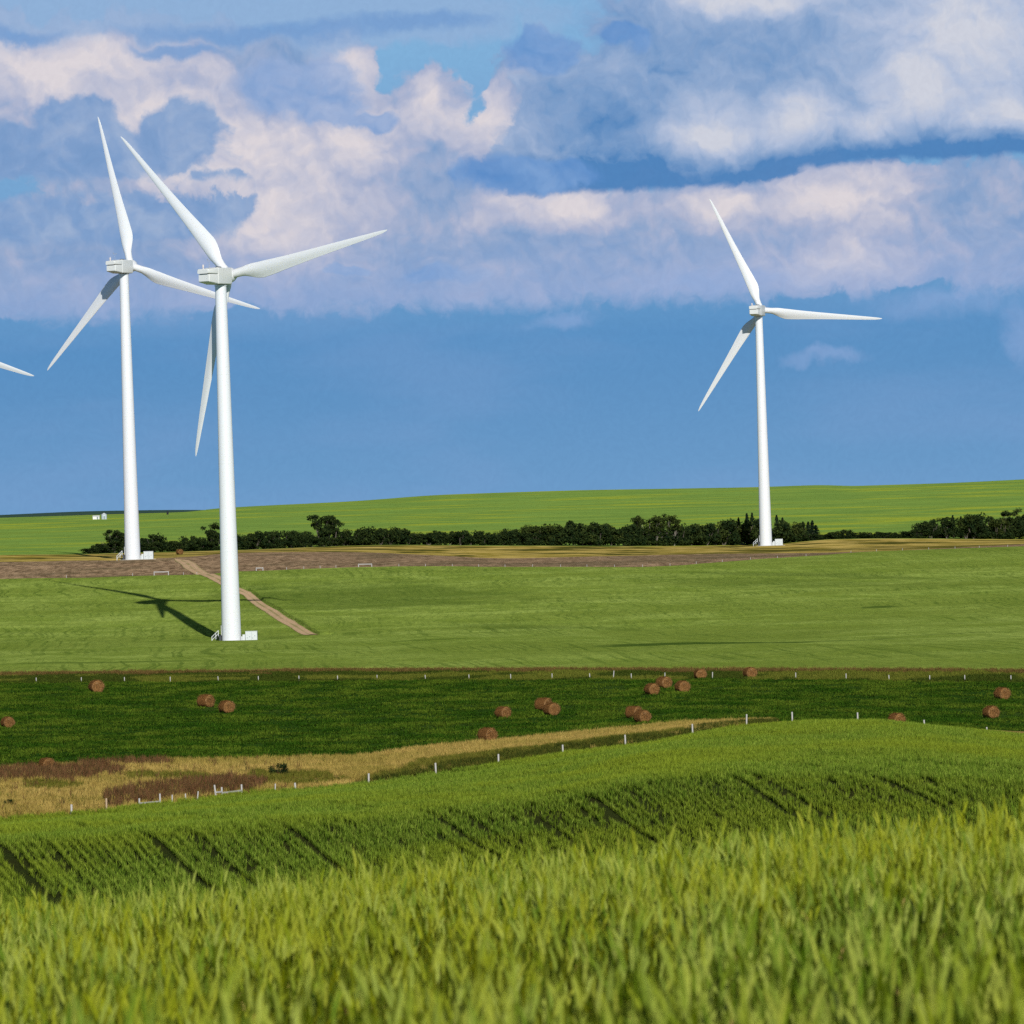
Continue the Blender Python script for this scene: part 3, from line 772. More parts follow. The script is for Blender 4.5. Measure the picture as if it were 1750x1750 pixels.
# --- 2. drilled crop on the middle rise, in rows with wheelings
def tuft(name, mats, nb, H, w, spread, tilt=(0.1, 0.6), bend=(0.2, 0.9), seed=0, segs=2):
    b = MB(); rr = random.Random(seed)
    for j in range(nb):
        a = rr.uniform(0, 6.28); r = spread * math.sqrt(rr.random())
        b.blade((math.cos(a) * r, math.sin(a) * r, 0), rr.uniform(0, 6.28), rr.uniform(*tilt), H * rr.uniform(0.7, 1.1), w * rr.uniform(0.7, 1.2), rr.uniform(*bend), segs, rr.randrange(len(mats)), rr.uniform(-0.5, 0.5))
    return b.mesh(name, mats)
TH = math.tan(R(9.0)); ROWS = 0.42
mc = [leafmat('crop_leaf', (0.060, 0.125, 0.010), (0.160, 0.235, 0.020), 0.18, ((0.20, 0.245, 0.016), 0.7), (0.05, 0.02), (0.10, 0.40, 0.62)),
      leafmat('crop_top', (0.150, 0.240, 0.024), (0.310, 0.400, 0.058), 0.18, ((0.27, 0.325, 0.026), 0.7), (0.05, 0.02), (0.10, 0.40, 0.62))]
cp = [tuft('crop_plant', mc, 12, 0.44, 0.032, 0.042, (0.02, 0.22), (0.15, 0.65), 60 + i) for i in range(6)]
qs = np.arange(-115, 110, ROWS); pts = []
for q in qs:
    yy = np.arange(150, 575, 0.22); yy = yy + RNG.uniform(-0.1, 0.1, len(yy))
    xx = q - (yy - 285) * TH + 1.2 * (fbm(np.full_like(yy, q * 0.02), yy / 60, 2) - 0.5) * 2 + RNG.normal(0, 0.014, len(yy))
    pts.append(np.stack([xx, yy, np.full_like(yy, q)], 1))
P = np.concatenate(pts); X, Y, Q = P.T
u = X / Y * FP
k = (np.abs(u) < 1200) & (Y > np.interp(u, UG, CD['m0']) + 2) & (Y < np.interp(u, UG, CD['b1']) - 0.6)
k &= RNG.random(len(X)) < np.clip(1.25 - Y / 900, 0.5, 1)
gap = np.zeros(len(X), bool)
TRX = np.array([-40.0, -33.0, -25.8, -18.8, -11.6, -3.0, 6.0, 14.7, 22.9, 31.5, 40, 48.5])
wob = Q
for i, t in enumerate(TRX):
    gap |= (np.abs(wob - t) < 0.17)
    gap |= (np.abs(wob - t - 1.9) < 0.20) & (RNG.random(len(X)) < 0.75)
thin = fbm(Q * 1.7, Y / 16, 3)
gap |= (np.abs(np.mod(wob + 200, 1.26) - 0.63) < 0.21) & (RNG.random(len(X)) < 0.38 + 0.5 * (fbm(Q * 0.9, Y / 30, 2) - 0.4))
gap |= (thin < 0.34) & (RNG.random(len(X)) < 0.6)
k &= ~gap
X, Y = X[k], Y[k]
s = scl_rand(len(X), 1.0, 0.2, 0.17); s[:, 2] *= 0.80 + 0.40 * fbm(X / 2, Y / 4, 3)
s[:, :2] *= (1 + np.clip((Y - 330) / 500, 0, 0.5))[:, None]
scatter('crop_rows', np.stack([X, Y, zg(X, Y)], 1), rot_rand(len(X), 0.10), s, cp,
        'green cereal crop in curving drilled rows with dark wheel tracks on the middle rise', 'crop')

# --- 3. hay aftermath, short dark tufts
mh_ = [leafmat('hay_leaf', (0.014, 0.045, 0.004), (0.034, 0.088, 0.007), 0.2, ((0.10, 0.155, 0.014), 0.95), (0.14, 0.055)),
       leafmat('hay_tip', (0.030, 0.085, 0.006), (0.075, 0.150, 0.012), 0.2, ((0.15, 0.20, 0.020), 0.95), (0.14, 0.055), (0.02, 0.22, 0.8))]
hp = [tuft('hay_tuft', mh_, 12, 0.27, 0.075, 0.26, (0.1, 0.9), (0.2, 0.8), 80 + i) for i in range(5)]
X, Y, u = wedge(168000, 470, 900)
k = (Y > np.interp(u, UG, CD['b2']) + 0.5) & (Y < np.interp(u, UG, CD['b3']) - 0.3)
k &= RNG.random(len(X)) < np.clip((fbm(X * 0.5, Y * 0.16, 4) - 0.30) * 4.0, 0.05, 1)
X, Y = X[k], Y[k]
s = scl_rand(len(X), 1.0, 0.25, 0.3); s[:, 2] *= 0.6 + 1.0 * fbm(X / 4, Y / 9, 3)
scatter('hay_aftermath', np.stack([X, Y, zg(X, Y)], 1), rot_rand(len(X), 0.15), s, hp,
        'short dark green regrowth across the mown hay field', 'grass')

# --- 4. dry tan grass along the near fence, with rusty dock patches
mt = [leafmat('dry_blade', (0.32, 0.222, 0.058), (0.58, 0.42, 0.125), 0.25, ((0.27, 0.22, 0.045), 0.8), (0.09, 0.05))]
tp = [tuft('dry_tuft', mt, 12, 0.45, 0.030, 0.20, (0.05, 0.6), (0.2, 0.8), 100 + i) for i in range(5)]
mo = [leafmat('olive_blade', (0.100, 0.115, 0.016), (0.185, 0.165, 0.030), 0.25)]
op = [tuft('olive_tuft', mo, 12, 0.42, 0.032, 0.20, (0.05, 0.6), (0.2, 0.8), 110 + i) for i in range(4)]
md_ = [leafmat('dock_stalk', (0.085, 0.042, 0.018), (0.175, 0.090, 0.042), 0.15), leafmat('dock_leaf', (0.055, 0.045, 0.016), (0.10, 0.075, 0.03), 0.2)]
dp = [tuft('dock_weed', [md_[0], md_[0], md_[0], md_[1]], 14, 0.62, 0.040, 0.22, (0.0, 0.4), (0.1, 0.4), 120 + i) for i in range(4)]
mg_ = [leafmat('dark_blade', (0.030, 0.042, 0.008), (0.070, 0.085, 0.014), 0.2)]
gp = [tuft('dark_tuft', mg_, 12, 0.50, 0.035, 0.20, (0.05, 0.6), (0.2, 0.8), 130 + i) for i in range(4)]
X, Y, u = wedge(140000, 390, 660)
t = (Y - np.interp(u, UG, CD['b1'])) / (np.interp(u, UG, CD['b2']) - np.interp(u, UG, CD['b1']))
k = (t > 0.012) & (t < 0.99) & (u < 440); X, Y, u, t = X[k], Y[k], u[k], t[k]
v = -(zg(X, Y) - EYE) / Y * FP + HOR
px = (u * CR + v * SR) + 875; py = (-u * SR + v * CR) + 875
nz = fbm(px / 22, py / 6, 3); nz2 = fbm(px / 60 + 30, py / 14, 3)
def inband(x0, x1, ylo, yhi, soft):
    """rusty patch between two edge lines given at x0,x1"""
    f = np.clip((px - x0) / (x1 - x0), 0, 1); soft = soft + 10 * (RNG.random(len(px)) ** 2)
    a = ylo[0] * (1 - f) + ylo[1] * f; b = yhi[0] * (1 - f) + yhi[1] * f
    g = 0.5 * (b - a) * (1 - np.clip((1 - f) / 0.3, 0, 1) ** 0.6); a = a + g; b = b - g
    return (px > x0) & (px < x1) & (py > a + (nz - .5) * soft) & (py < b + (nz - .5) * soft)
dock = inband(-60, 215, (1316, 1306), (1336, 1331), 14) | inband(130, 300, (1298, 1298), (1308, 1310), 7) | inband(178, 335, (1356, 1332), (1383, 1362), 7) | inband(300, 460, (1336, 1328), (1366, 1350), 7)
dock &= RNG.random(len(X)) < 0.35 + 0.75 * fbm(px / 12, py / 4, 3)
olive = ((t < 0.42 + 0.35 * (nz2 - .5)) & (nz2 > 0.40) & (px > 330)) | inband(215, 360, (1322, 1320), (1334, 1332), 8) | inband(40, 150, (1336, 1334), (1350, 1350), 8)
dark = ((t < 0.20 * np.clip((px - 520) / 250, 0, 1) + 0.10 * (nz2 - .5)) & (px > 520)) | ((px > 850) & (t < 0.26 + 0.5 * (nz2 - 0.5)) & (px < 1230) & (nz > 0.40)) | ((px > 1180) & (t < 0.5) & (nz > 0.3))
spr = RNG.random(len(X)); olive |= (spr < 0.05 + 0.18 * np.clip(nz2 - 0.4, 0, 1) * 2); dock |= (spr > 0.985) & (px < 520); dark &= ~dock; dark &= (RNG.random(len(X)) < 0.75); olive &= ~(dock | dark); tan = ~(dock | olive | dark)
def put(name, sel, protos, label, s=1.0, tl=0.12):
    S = scl_rand(int(sel.sum()), s, 0.2, 0.22)
    scatter(name, np.stack([X[sel], Y[sel], zg(X[sel], Y[sel])], 1), rot_rand(int(sel.sum()), tl), S, protos, label, 'grass' if name != 'dock_weeds' else 'weeds')
put('dry_grass', tan, tp, 'pale tan dry grass along the near fence strip')
put('olive_grass', olive, op, 'olive green grass mixed into the dry fence strip')
put('dark_grass', dark, gp, 'dark rank grass at the edge of the crop below the near fence')
put('dock_weeds', dock, dp, 'rusty brown seeding weeds in patches at the left of the dry strip', 1.0)

# --- 5. margin between hay field and upper crop: brown tops and olive grass
X, Y, u = wedge(135000, 770, 970)
t = (Y - np.interp(u, UG, CD['b3'])) / (np.interp(u, UG, CD['b4']) - np.interp(u, UG, CD['b3']))
k = (t > -0.02) & (t < 1.0); X, Y, u, t = X[k], Y[k], u[k], t[k]
nz = fbm(X / 6, Y / 14, 3)
brown = (t > 0.74 + 0.5 * (nz - 0.5)) & (RNG.random(len(t)) < 0.75); yel = (~brown) & (fbm(X / 9 + 3, Y / 20, 2) > 0.52)
mb_ = [leafmat('brome_top', (0.090, 0.056, 0.018), (0.190, 0.125, 0.040), 0.2)]
bp = [tuft('brome_tuft', mb_, 12, 0.65, 0.045, 0.28, (0.05, 0.5), (0.2, 0.7), 140 + i) for i in range(4)]
put('brown_grass', brown, bp, 'reddish brown seeding grass at the lower edge of the upper crop')
my_ = [leafmat('margin_blade', (0.085, 0.105, 0.014), (0.165, 0.170, 0.026), 0.2)]
yp = [tuft('margin_tuft', my_, 12, 0.42, 0.045, 0.28, (0.05, 0.6), (0.2, 0.7), 150 + i) for i in range(4)]
put('margin_grass', yel, yp, 'yellowish green grass in the fence margin above the hay field')
mk_ = [leafmat('margin_dark_blade', (0.030, 0.050, 0.007), (0.070, 0.090, 0.013), 0.2)]
kp = [tuft('margin_dark_tuft', mk_, 12, 0.42, 0.045, 0.28, (0.05, 0.6), (0.2, 0.7), 160 + i) for i in range(4)]
put('margin_undergrowth', ~(brown | yel), kp, 'dark olive grass in the fence margin above the hay field')

# ------------------------------------------------------------------ painted and built things
def paint(name, col, rough=0.45, dirt=0.02, scale=0.3, spec=0.35):
    m, N, p = gmat(name)
    oc = N.n('ShaderNodeTexCoord').outputs['Object']
    a = N.noise(N.v('MULTIPLY', oc, (1, 1, 0.12)), scale, 5, 0.6); b = N.noise(oc, 0.12, 3)
    c = N.mix(N.mr(a, 0.45, 0.75, 0, dirt * 4), C(*col), C(*[q * 0.80 for q in col]))
    c = N.mix(N.mr(b, 0.3, 0.7, 0, dirt * 2), c, C(col[0] * 0.93, col[1] * 0.93, col[2] * 0.90))
    finish(N, c, N.mr(a, 0.2, 0.8, rough - 0.06, rough + 0.1), None, spec=spec); return m
def plain(name, col, rough=0.8, var=0.3, scale=4.0, spec=0.2, metal=0):
    m, N, p = gmat(name)
    oc = N.n('ShaderNodeTexCoord').outputs['Object']
    a = N.noise(oc, scale, 5, 0.6)
    c = N.mix(a, C(*[q * (1 - var) for q in col]), C(*[q * (1 + var) for q in col]))
    finish(N, c, rough, a, 0.02, spec=spec); return m

M_TOWER = paint('white_tower_paint', (0.62, 0.645, 0.67)); M_BLADE = paint('white_blade_gelcoat', (0.615, 0.635, 0.655), 0.38, 0.05)
M_NAC = paint('pale_grey_nacelle_paint', (0.57, 0.59, 0.58), 0.45, 0.07); M_DARK = plain('dark_gap', (0.015, 0.016, 0.02))
M_STEEL = plain('galvanised_steel', (0.30, 0.31, 0.32), 0.5); M_BOX = paint('white_cabinet_paint', (0.50, 0.535, 0.545), 0.5, 0.1, 2.0)
M_CONC = plain('concrete', (0.40, 0.38, 0.33), 0.9, 0.2); M_LAMP = plain('beacon_lamp', (0.55, 0.5, 0.48), 0.3)
M_SLOT = plain('cabinet_vents', (0.20, 0.24, 0.26), 0.6)

def box(bm, c, s, rz=0.0, bevel=0.0):
    r = bmesh.ops.create_cube(bm, size=1.0)['verts']
    M = Matrix.Translation(c) @ Matrix.Rotation(rz, 4, 'Z') @ Matrix.Diagonal((s[0], s[1], s[2], 1))
    bmesh.ops.transform(bm, matrix=M, verts=r)
    if bevel > 0:
        ed = list({e for q in r for e in q.link_edges})
        bmesh.ops.bevel(bm, geom=ed, offset=bevel, segments=2, profile=0.5, affect='EDGES')
def lathe_np(prof, n, cap=True):
    """prof: list of (r,z)"""
    V = []; F = []
    for r, z in prof:
        for j in range(n):
            a = 2 * math.pi * j / n; V.append((r * math.cos(a), r * math.sin(a), z))
    for k in range(len(prof) - 1):
        for j in range(n): F.append((k * n + j, k * n + (j + 1) % n, (k + 1) * n + (j + 1) % n, (k + 1) * n + j))
    return V, F
def lathe(bm, prof, n=32, M=None):
    V, F = lathe_np(prof, n)
    vs = [bm.verts.new(M @ Vector(v) if M else v) for v in V]
    for f in F: bm.faces.new([vs[i] for i in f])
    for k in (0, len(prof) - 1):
        if prof[k][0] > 1e-4:
            ring = vs[k * n:(k + 1) * n]
            bm.faces.new(ring[::-1] if k == 0 else ring)
def smooth_by_angle(me, ang=35):
    me.shade_smooth() if hasattr(me, 'shade_smooth') else None
    for p in me.polygons: p.use_smooth = True
    try: me.set_sharp_from_angle(angle=R(ang))
    except Exception: pass
    return me

# --- blade, along +Z from the hub centre, leading edge towards +X, wind side +Y
BL = 40.8
def blade_mesh():
    st = [(1.0, 0.0, 1.9, 1.0, 0), (2.2, 0.0, 1.9, 1.0, 0), (3.4, 0.05, 2.0, 0.86, 13), (5.0, 0.3, 2.65, 0.55, 13), (6.8, 0.75, 3.35, 0.36, 12.5), (8.4, 1.0, 3.55, 0.30, 11.5),
          (11, 1.0, 3.30, 0.26, 9.5), (15, 0.90, 2.80, 0.235, 7), (20, 0.75, 2.30, 0.21, 4.5), (25, 0.62, 1.88, 0.195, 2.6), (30, 0.50, 1.50, 0.185, 1.2),
          (34.5, 0.40, 1.14, 0.175, 0.4), (38, 0.30, 0.82, 0.17, 0), (39.8, 0.22, 0.52, 0.16, 0), (40.5, 0.15, 0.28, 0.15, 0), (BL, 0.10, 0.08, 0.15, 0)]
    n = 22; V = []; F = []
    S = np.array(st); rr = np.concatenate([np.linspace(1.0, 9, 20), np.linspace(9.8, 38, 26), [39, 39.8, 40.3, 40.6, BL]])
    P = [pchip(S[:, 0], S[:, k], rr) for k in range(1, 5)]
    for k, r in enumerate(rr):
        off, ch, th, tw = P[0][k], P[1][k], P[2][k], R(P[3][k])
        foil = np.clip((r - 2.2) / 4.0, 0, 1)
        for j in range(n):
            a = 2 * math.pi * j / n
            xc = 0.5 * math.cos(a); yc = 0.5 * math.sin(a)
            xf = xc; f = 0.5 - xf    # 0 at leading edge
            yt = 0.5 * math.sin(a) * (1.35 * math.sqrt(max(f, 0) + 0.02) * (1 - f) + 0.02) / 0.62
            y = (yc * (1 - foil) + yt * foil) * ch * th; x = (xf * ch) - off * 0.78
            X = x * math.cos(tw) - y * math.sin(tw); Y = x * math.sin(tw) + y * math.cos(tw)
            pre = -1.6 * (r / BL) ** 1.3
            V.append((X, Y + pre, r))
    for k in range(len(rr) - 1):
        for j in range(n): F.append((k * n + j, k * n + (j + 1) % n, (k + 1) * n + (j + 1) % n, (k + 1) * n + j))
    me = np_mesh('blade', V, F, smooth=True)
    return me
BLADE = blade_mesh(); BLADE.materials.append(M_BLADE)

def loft(bm, secs):
    """secs: list of (y, [ (x,z)... ]) rings"""
    rings = [[bm.verts.new((x, y, z)) for x, z in pts] for y, pts in secs]
    n = len(rings[0])
    for a, b in zip(rings[:-1], rings[1:]):
        for j in range(n): bm.faces.new((a[j], a[(j + 1) % n], b[(j + 1) % n], b[j]))
    bm.faces.new(rings[0]); bm.faces.new(rings[-1][::-1])
    bmesh.ops.recalc_face_normals(bm, faces=bm.faces)
def rrect(w, zb, zt, r, k=4):
    pts = []
    for cx, cz, a0 in ((w / 2 - r, zt - r, 0), (-w / 2 + r, zt - r, 90), (-w / 2 + r, zb + r, 180), (w / 2 - r, zb + r, 270)):
        for i in range(k + 1):
            a = R(a0 + 90 * i / k); pts.append((cx + r * math.cos(a), cz + r * math.sin(a)))
    return pts
def nacelle_meshes():
    out = []
    bm = bmesh.new()     # lower rear cowl and front body, axis +Y is downwind of the tail, the rotor is at +Y
    loft(bm, [(-6.10, rrect(2.6, -1.25, 0.22, 0.14)), (-5.9, rrect(2.9, -1.40, 0.24, 0.16)), (-3.2, rrect(3.40, -1.75, 0.26, 0.18)), (-3.19, rrect(3.40, -1.75, 0.26, 0.18))])
    b2 = bmesh.new(); loft(b2, [(-6.45, rrect(2.7, 0.36, 1.10, 0.22)), (-6.2, rrect(3.0, 0.36, 1.36, 0.26)), (-3.6, rrect(3.46, 0.32, 1.62, 0.24)), (-3.19, rrect(3.46, 0.32, 1.66, 0.24))])
    b3 = bmesh.new(); loft(b3, [(-3.19, rrect(3.30, -1.72, 1.62, 0.16)), (-3.1, rrect(3.52, -1.80, 1.72, 0.20)), (1.5, rrect(3.52, -1.80, 1.72, 0.22)), (2.0, rrect(3.2, -1.62, 1.58, 0.3))])
    for q in (b2, b3):
        me = bm_mesh('t', q); bm.from_mesh(me); bpy.data.meshes.remove(me)
    out.append(smooth_by_angle(bm_mesh('nacelle', bm), 30))
    bm = bmesh.new(); loft(bm, [(-5.7, rrect(2.5, 0.0, 0.5, 0.05)), (-3.3, rrect(3.0, 0.0, 0.5, 0.05))])
    out.append(bm_mesh('cooling_gap', bm))
    return out
NAC, GAP = nacelle_meshes(); NAC.materials.append(M_NAC); GAP.materials.append(M_DARK)
bm = bmesh.new(); lathe(bm, [(0.045, 0), (0.03, 1.9)], 8); box(bm, (0, 0, 1.55), (0.9, 0.05, 0.05)); box(bm, (0.42, 0, 1.75), (0.06, 0.06, 0.4)); box(bm, (-0.42, 0, 1.75), (0.06, 0.06, 0.4))
lathe(bm, [(0.12, 2.1), (0.14, 2.2), (0.02, 2.26)], 8, Matrix.Translation((-0.42, 0, -0.25)))
MAST = bm_mesh('wind_vane_mast', bm); MAST.materials.append(M_STEEL)
bm = bmesh.new(); lathe(bm, [(0.16, 0), (0.16, 0.25), (0.22, 0.28), (0.22, 0.75), (0.10, 0.9), (0.02, 0.92)], 12)
BEAC = bm_mesh('beacon', bm); BEAC.materials.append(M_LAMP)
bm = bmesh.new(); box(bm, (0, 0, 0.14), (1.0, 0.9, 0.28), 0, 0.04); HATCH = bm_mesh('roof_hatch', bm); HATCH.materials.append(M_DARK)
bm = bmesh.new()
lathe(bm, [(1.35, -1.6), (1.62, -1.2), (1.66, 0.0), (1.60, 0.6), (1.30, 1.35), (0.75, 1.9), (0.15, 2.15), (0.01, 2.17)], 32, Matrix.Rotation(R(-90), 4, 'X'))
HUB = smooth_by_angle(bm_mesh('hub', bm), 40); HUB.materials.append(M_BLADE)
def tower_mesh(H):
    n = 48; prof = [(2.16, 0.0), (2.16, 0.16), (2.07, 0.17)]
    for k in range(0, 25):
        t = k / 24; prof.append((2.07 - 0.87 * t ** 0.95, 0.3 + (H - 0.5) * t))
        if k in (6, 12, 18): prof += [(prof[-1][0] + 0.012, prof[-1][1] + 0.02), (prof[-1][0] + 0.012, prof[-1][1] + 0.14), (prof[-1][0] - 0.002, prof[-1][1] + 0.16)]
    prof.append((1.35, H - 0.15)); prof.append((1.35, H))
    bm = bmesh.new(); lathe(bm, prof, n); return smooth_by_angle(bm_mesh('tower', bm), 25)
bm = bmesh.new(); lathe(bm, [(3.6, -0.6), (3.6, 0.10), (3.5, 0.14)], 40); PAD = bm_mesh('foundation', bm); PAD.materials.append(M_CONC)
bm = bmesh.new()
for k in range(6): box(bm, (-2.55 - 0.26 * (5 - k), -0.4, 0.2 * (k + 1) + 0.08), (0.30, 0.9, 0.05))
box(bm, (-2.5, -0.4, 1.42), (0.9, 1.1, 0.06)); box(bm, (-2.35, -0.4, 0.7), (0.5, 0.9, 1.36))
STAIR = bm_mesh('entry_stair', bm); STAIR.materials.append(plain('dark_steel', (0.05, 0.055, 0.06)))
RAILS = []
for yy in (-0.92, 0.12):
    bm = bmesh.new()
    for xx, zz in ((-4.15, 0.0), (-3.3, 0.65), (-2.75, 1.3)): box(bm, (xx, yy, zz + 0.62), (0.09, 0.09, 1.24))
    for q in (0.55, 1.2):
        for k in range(10):
            t = (k + .5) / 10; box(bm, (-4.15 + 1.4 * t, yy, 1.3 * t + q), (0.16, 0.06, 0.10))
    RAILS.append(bm_mesh('handrail', bm)); RAILS[-1].materials.append(M_BOX)
bm = bmesh.new(); box(bm, (-2.12, 0.0, 2.5), (0.10, 0.85, 2.1), 0, 0.03); DOOR = bm_mesh('door', bm); DOOR.materials.append(M_NAC)

TILT = R(5.3)
def turbine(loc, hubz, psi, alphas, off, label):
    """loc: tower base; rotor axis points to (sin psi, cos psi)"""
    H = hubz - loc[2] - 1.95
    t = empty('wind_turbine', loc)
    tag(t, label, 'wind turbine', 'white three bladed wind turbines in the fields')
    tw = link('tower', tower_mesh(H), M_TOWER, t)
    d = link('door', DOOR, None, tw)
    link('foundation', PAD, None, t)
    s = link('entry_stair', STAIR, None, t); [link('handrail', q, None, s) for q in RAILS]
    na = link('nacelle', NAC, None, t); na.location = (0, 0, hubz - loc[2]); na.rotation_euler = (0, 0, -psi)
    link('cooling_gap', GAP, None, na)
    q = link('wind_vane_mast', MAST, None, na); q.location = (0.3, -4.4, 1.55)
    q = link('beacon', BEAC, None, na); q.location = (-0.7, -5.2, 1.45)
    q = link('roof_hatch', HATCH, None, na); q.location = (0.1, -0.8, 1.70)
    up0 = Vector((0, 0, 1)); a0 = Vector((math.sin(psi), math.cos(psi), 0))
    ax = a0 * math.cos(TILT) + up0 * math.sin(TILT); e2 = up0 * math.cos(TILT) - a0 * math.sin(TILT)
    hc = Vector((0, 0, hubz - loc[2])) + ax * off
    h = link('hub', HUB, None, t); h.location = hc; h.rotation_euler = (TILT, 0, -psi)
    for al in alphas:
        b = link('blade', BLADE, None, t)
        e1 = Vector((math.cos(psi), -math.sin(psi), 0)); up = e2
        zl = e1 * math.cos(al) + up * math.sin(al)          # along the blade
        xl = -e1 * math.sin(al) + up * math.cos(al)         # leading edge, turned ahead
        yl = zl.cross(xl)
        M = Matrix((xl, yl, zl)).transposed().to_4x4(); M.translation = hc
        b.matrix_local = M
    return t
# surveyed rotors: hub overhang, hub height above eye level, yaw, blade phase
for T, f in zip(TURB, ((3.17, 61.85, 32.46, 0.1814), (3.37, 80.55, 30.48, 1.7617), (3.44, 79.26, 18.88, 1.9819))): T['fit'] = f
LAB = ['nearest and tallest white wind turbine, standing in the green crop with its shadow behind',
       'white wind turbine at the top of the dirt track, left of the nearest one',
       'white wind turbine standing alone on the right in front of the dark trees']
for T, lab in zip(TURB, LAB):
    off, hz, ps, ph = T['fit']
    turbine((T['xy'][0], T['xy'][1], T['z']), EYE + hz, R(ps), [ph, ph + 2.0944, ph + 4.18879], off, lab)
# fourth machine, mostly outside the frame on the left: one blade tip reaches in
D = 1500.0; u, e = ue(55, 643); psi = R(33.2); al0 = R(-19.5)
ct = BL * (math.cos(psi) * math.cos(al0) - math.sin(psi) * math.sin(TILT) * math.sin(al0)) + 1.6 * math.sin(psi); st = BL * math.sin(al0) + 0.5
hx = u * D / FP - ct + 2.05; hz = EYE + e * D / FP - st - 0.5; bx = hx - 3.4 * math.sin(psi); by = D - 3.4 * math.cos(psi)
turbine((bx, by, hz - 78.0), hz, psi, [al0, al0 + 2.0944, al0 + 4.18879], 3.4, 'wind turbine mostly out of frame, only a blade tip showing at the left edge')

# --- transformer cabinets beside the towers
bm = bmesh.new(); box(bm, (0, 0, 1.10), (2.5, 1.8, 2.0), 0, 0.04); CAB = bm_mesh('cabinet_body', bm); CAB.materials.append(M_BOX)
bm = bmesh.new(); box(bm, (0, 0, 2.145), (2.6, 1.9, 0.09), 0, 0.02); CABR = bm_mesh('cabinet_roof', bm); CABR.materials.append(M_BOX)
bm = bmesh.new(); box(bm, (-1.62, 0.1, 0.80), (0.55, 0.9, 1.4), 0, 0.03); CAB2 = bm_mesh('switch_cabinet', bm); CAB2.materials.append(M_BOX)
bm = bmesh.new(); box(bm, (-2.05, 0.1, 0.60), (0.28, 0.7, 1.0), 0, 0.03); CAB3 = bm_mesh('cable_box', bm); CAB3.materials.append(M_BOX)
bm = bmesh.new(); box(bm, (-0.2, 0, 0.03), (4.4, 2.3, 0.14)); CABS = bm_mesh('plinth', bm); CABS.materials.append(M_CONC)
bm = bmesh.new(); box(bm, (0.0, -0.905, 1.1), (0.035, 0.02, 1.8)); 
for xx, zz in ((-0.85, 0.75), (0.3, 0.72), (0.75, 1.15), (-0.35, 1.0)):
    box(bm, (xx, -0.91, zz), (0.16, 0.03, 0.16))
CABD = bm_mesh('cabinet_vent', bm); CABD.materials.append(M_SLOT)
for T, lab in zip(TURB, ('white transformer cabinet beside the foot of the nearest wind turbine', 'white transformer cabinet beside the turbine at the top of the dirt track',
                         'white transformer cabinet beside the foot of the right hand turbine')):
    k = empty('transformer_cabinet', (T['xy'][0] + 4.25, T['xy'][1] - 0.6, T['z']))
    tag(k, lab, 'cabinet', 'transformer cabinets at the turbine feet')
    for nm, me in (('cabinet_body', CAB), ('cabinet_roof', CABR), ('switch_cabinet', CAB2), ('cable_box', CAB3), ('plinth', CABS), ('cabinet_vent', CABD)): link(nm, me, None, k)

# --- round hay bales
def mat_bale():
    m, N, p = gmat('hay_bale')
    oc = N.n('ShaderNodeTexCoord').outputs['Object']; x, y, z = N.xyz(oc)[:3]
    wob = N.noise(oc, 3.5, 4, 0.6)
    r = N.m('MULTIPLY_ADD', wob, 0.16, N.v('LENGTH', N.cmb(x, 0, N.m('SUBTRACT', z, 0.72))))
    rings = N.m('SINE', N.m('MULTIPLY', r, 52.0))
    straw = N.noise(N.v('MULTIPLY', oc, (1.0, 7.0, 1.0)), 9.0, 5, 0.7)
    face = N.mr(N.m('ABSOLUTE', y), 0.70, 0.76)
    pat = N.m('ADD', N.m('MULTIPLY', straw, N.m('SUBTRACT', 1.0, N.m('MULTIPLY', face, 0.55))), N.m('MULTIPLY', N.m('MULTIPLY', N.m('MULTIPLY_ADD', rings, 0.5, 0.5), face), 0.45))
    c = N.mix(N.mr(pat, 0.30, 0.72), C(0.040, 0.018, 0.007), C(0.44, 0.225, 0.080))
    pl = N.mr(N.noise(oc, 1.7, 4, 0.6), 0.58, 0.74)
    c = N.mix(N.m('MULTIPLY', pl, N.mr(straw, 0.35, 0.6)), c, C(0.46, 0.29, 0.14))
    c = N.mix(face, N.mix(1.0, c, (0.62, 0.58, 0.55, 1), 'MULTIPLY'), c)  # round sides multiplied darker, their shade painted into the straw colour
    rim = N.m('MULTIPLY', N.mr(N.v('LENGTH', N.cmb(x, 0, N.m('SUBTRACT', z, 0.72))), 0.66, 0.76), face)
    c = N.mix(N.m('MULTIPLY', rim, N.mr(wob, 0.35, 0.65, 0.1, 0.75)), c, C(0.47, 0.29, 0.14))
    finish(N, c, 1.0, pat, 0.10); return m
M_BALE = mat_bale()
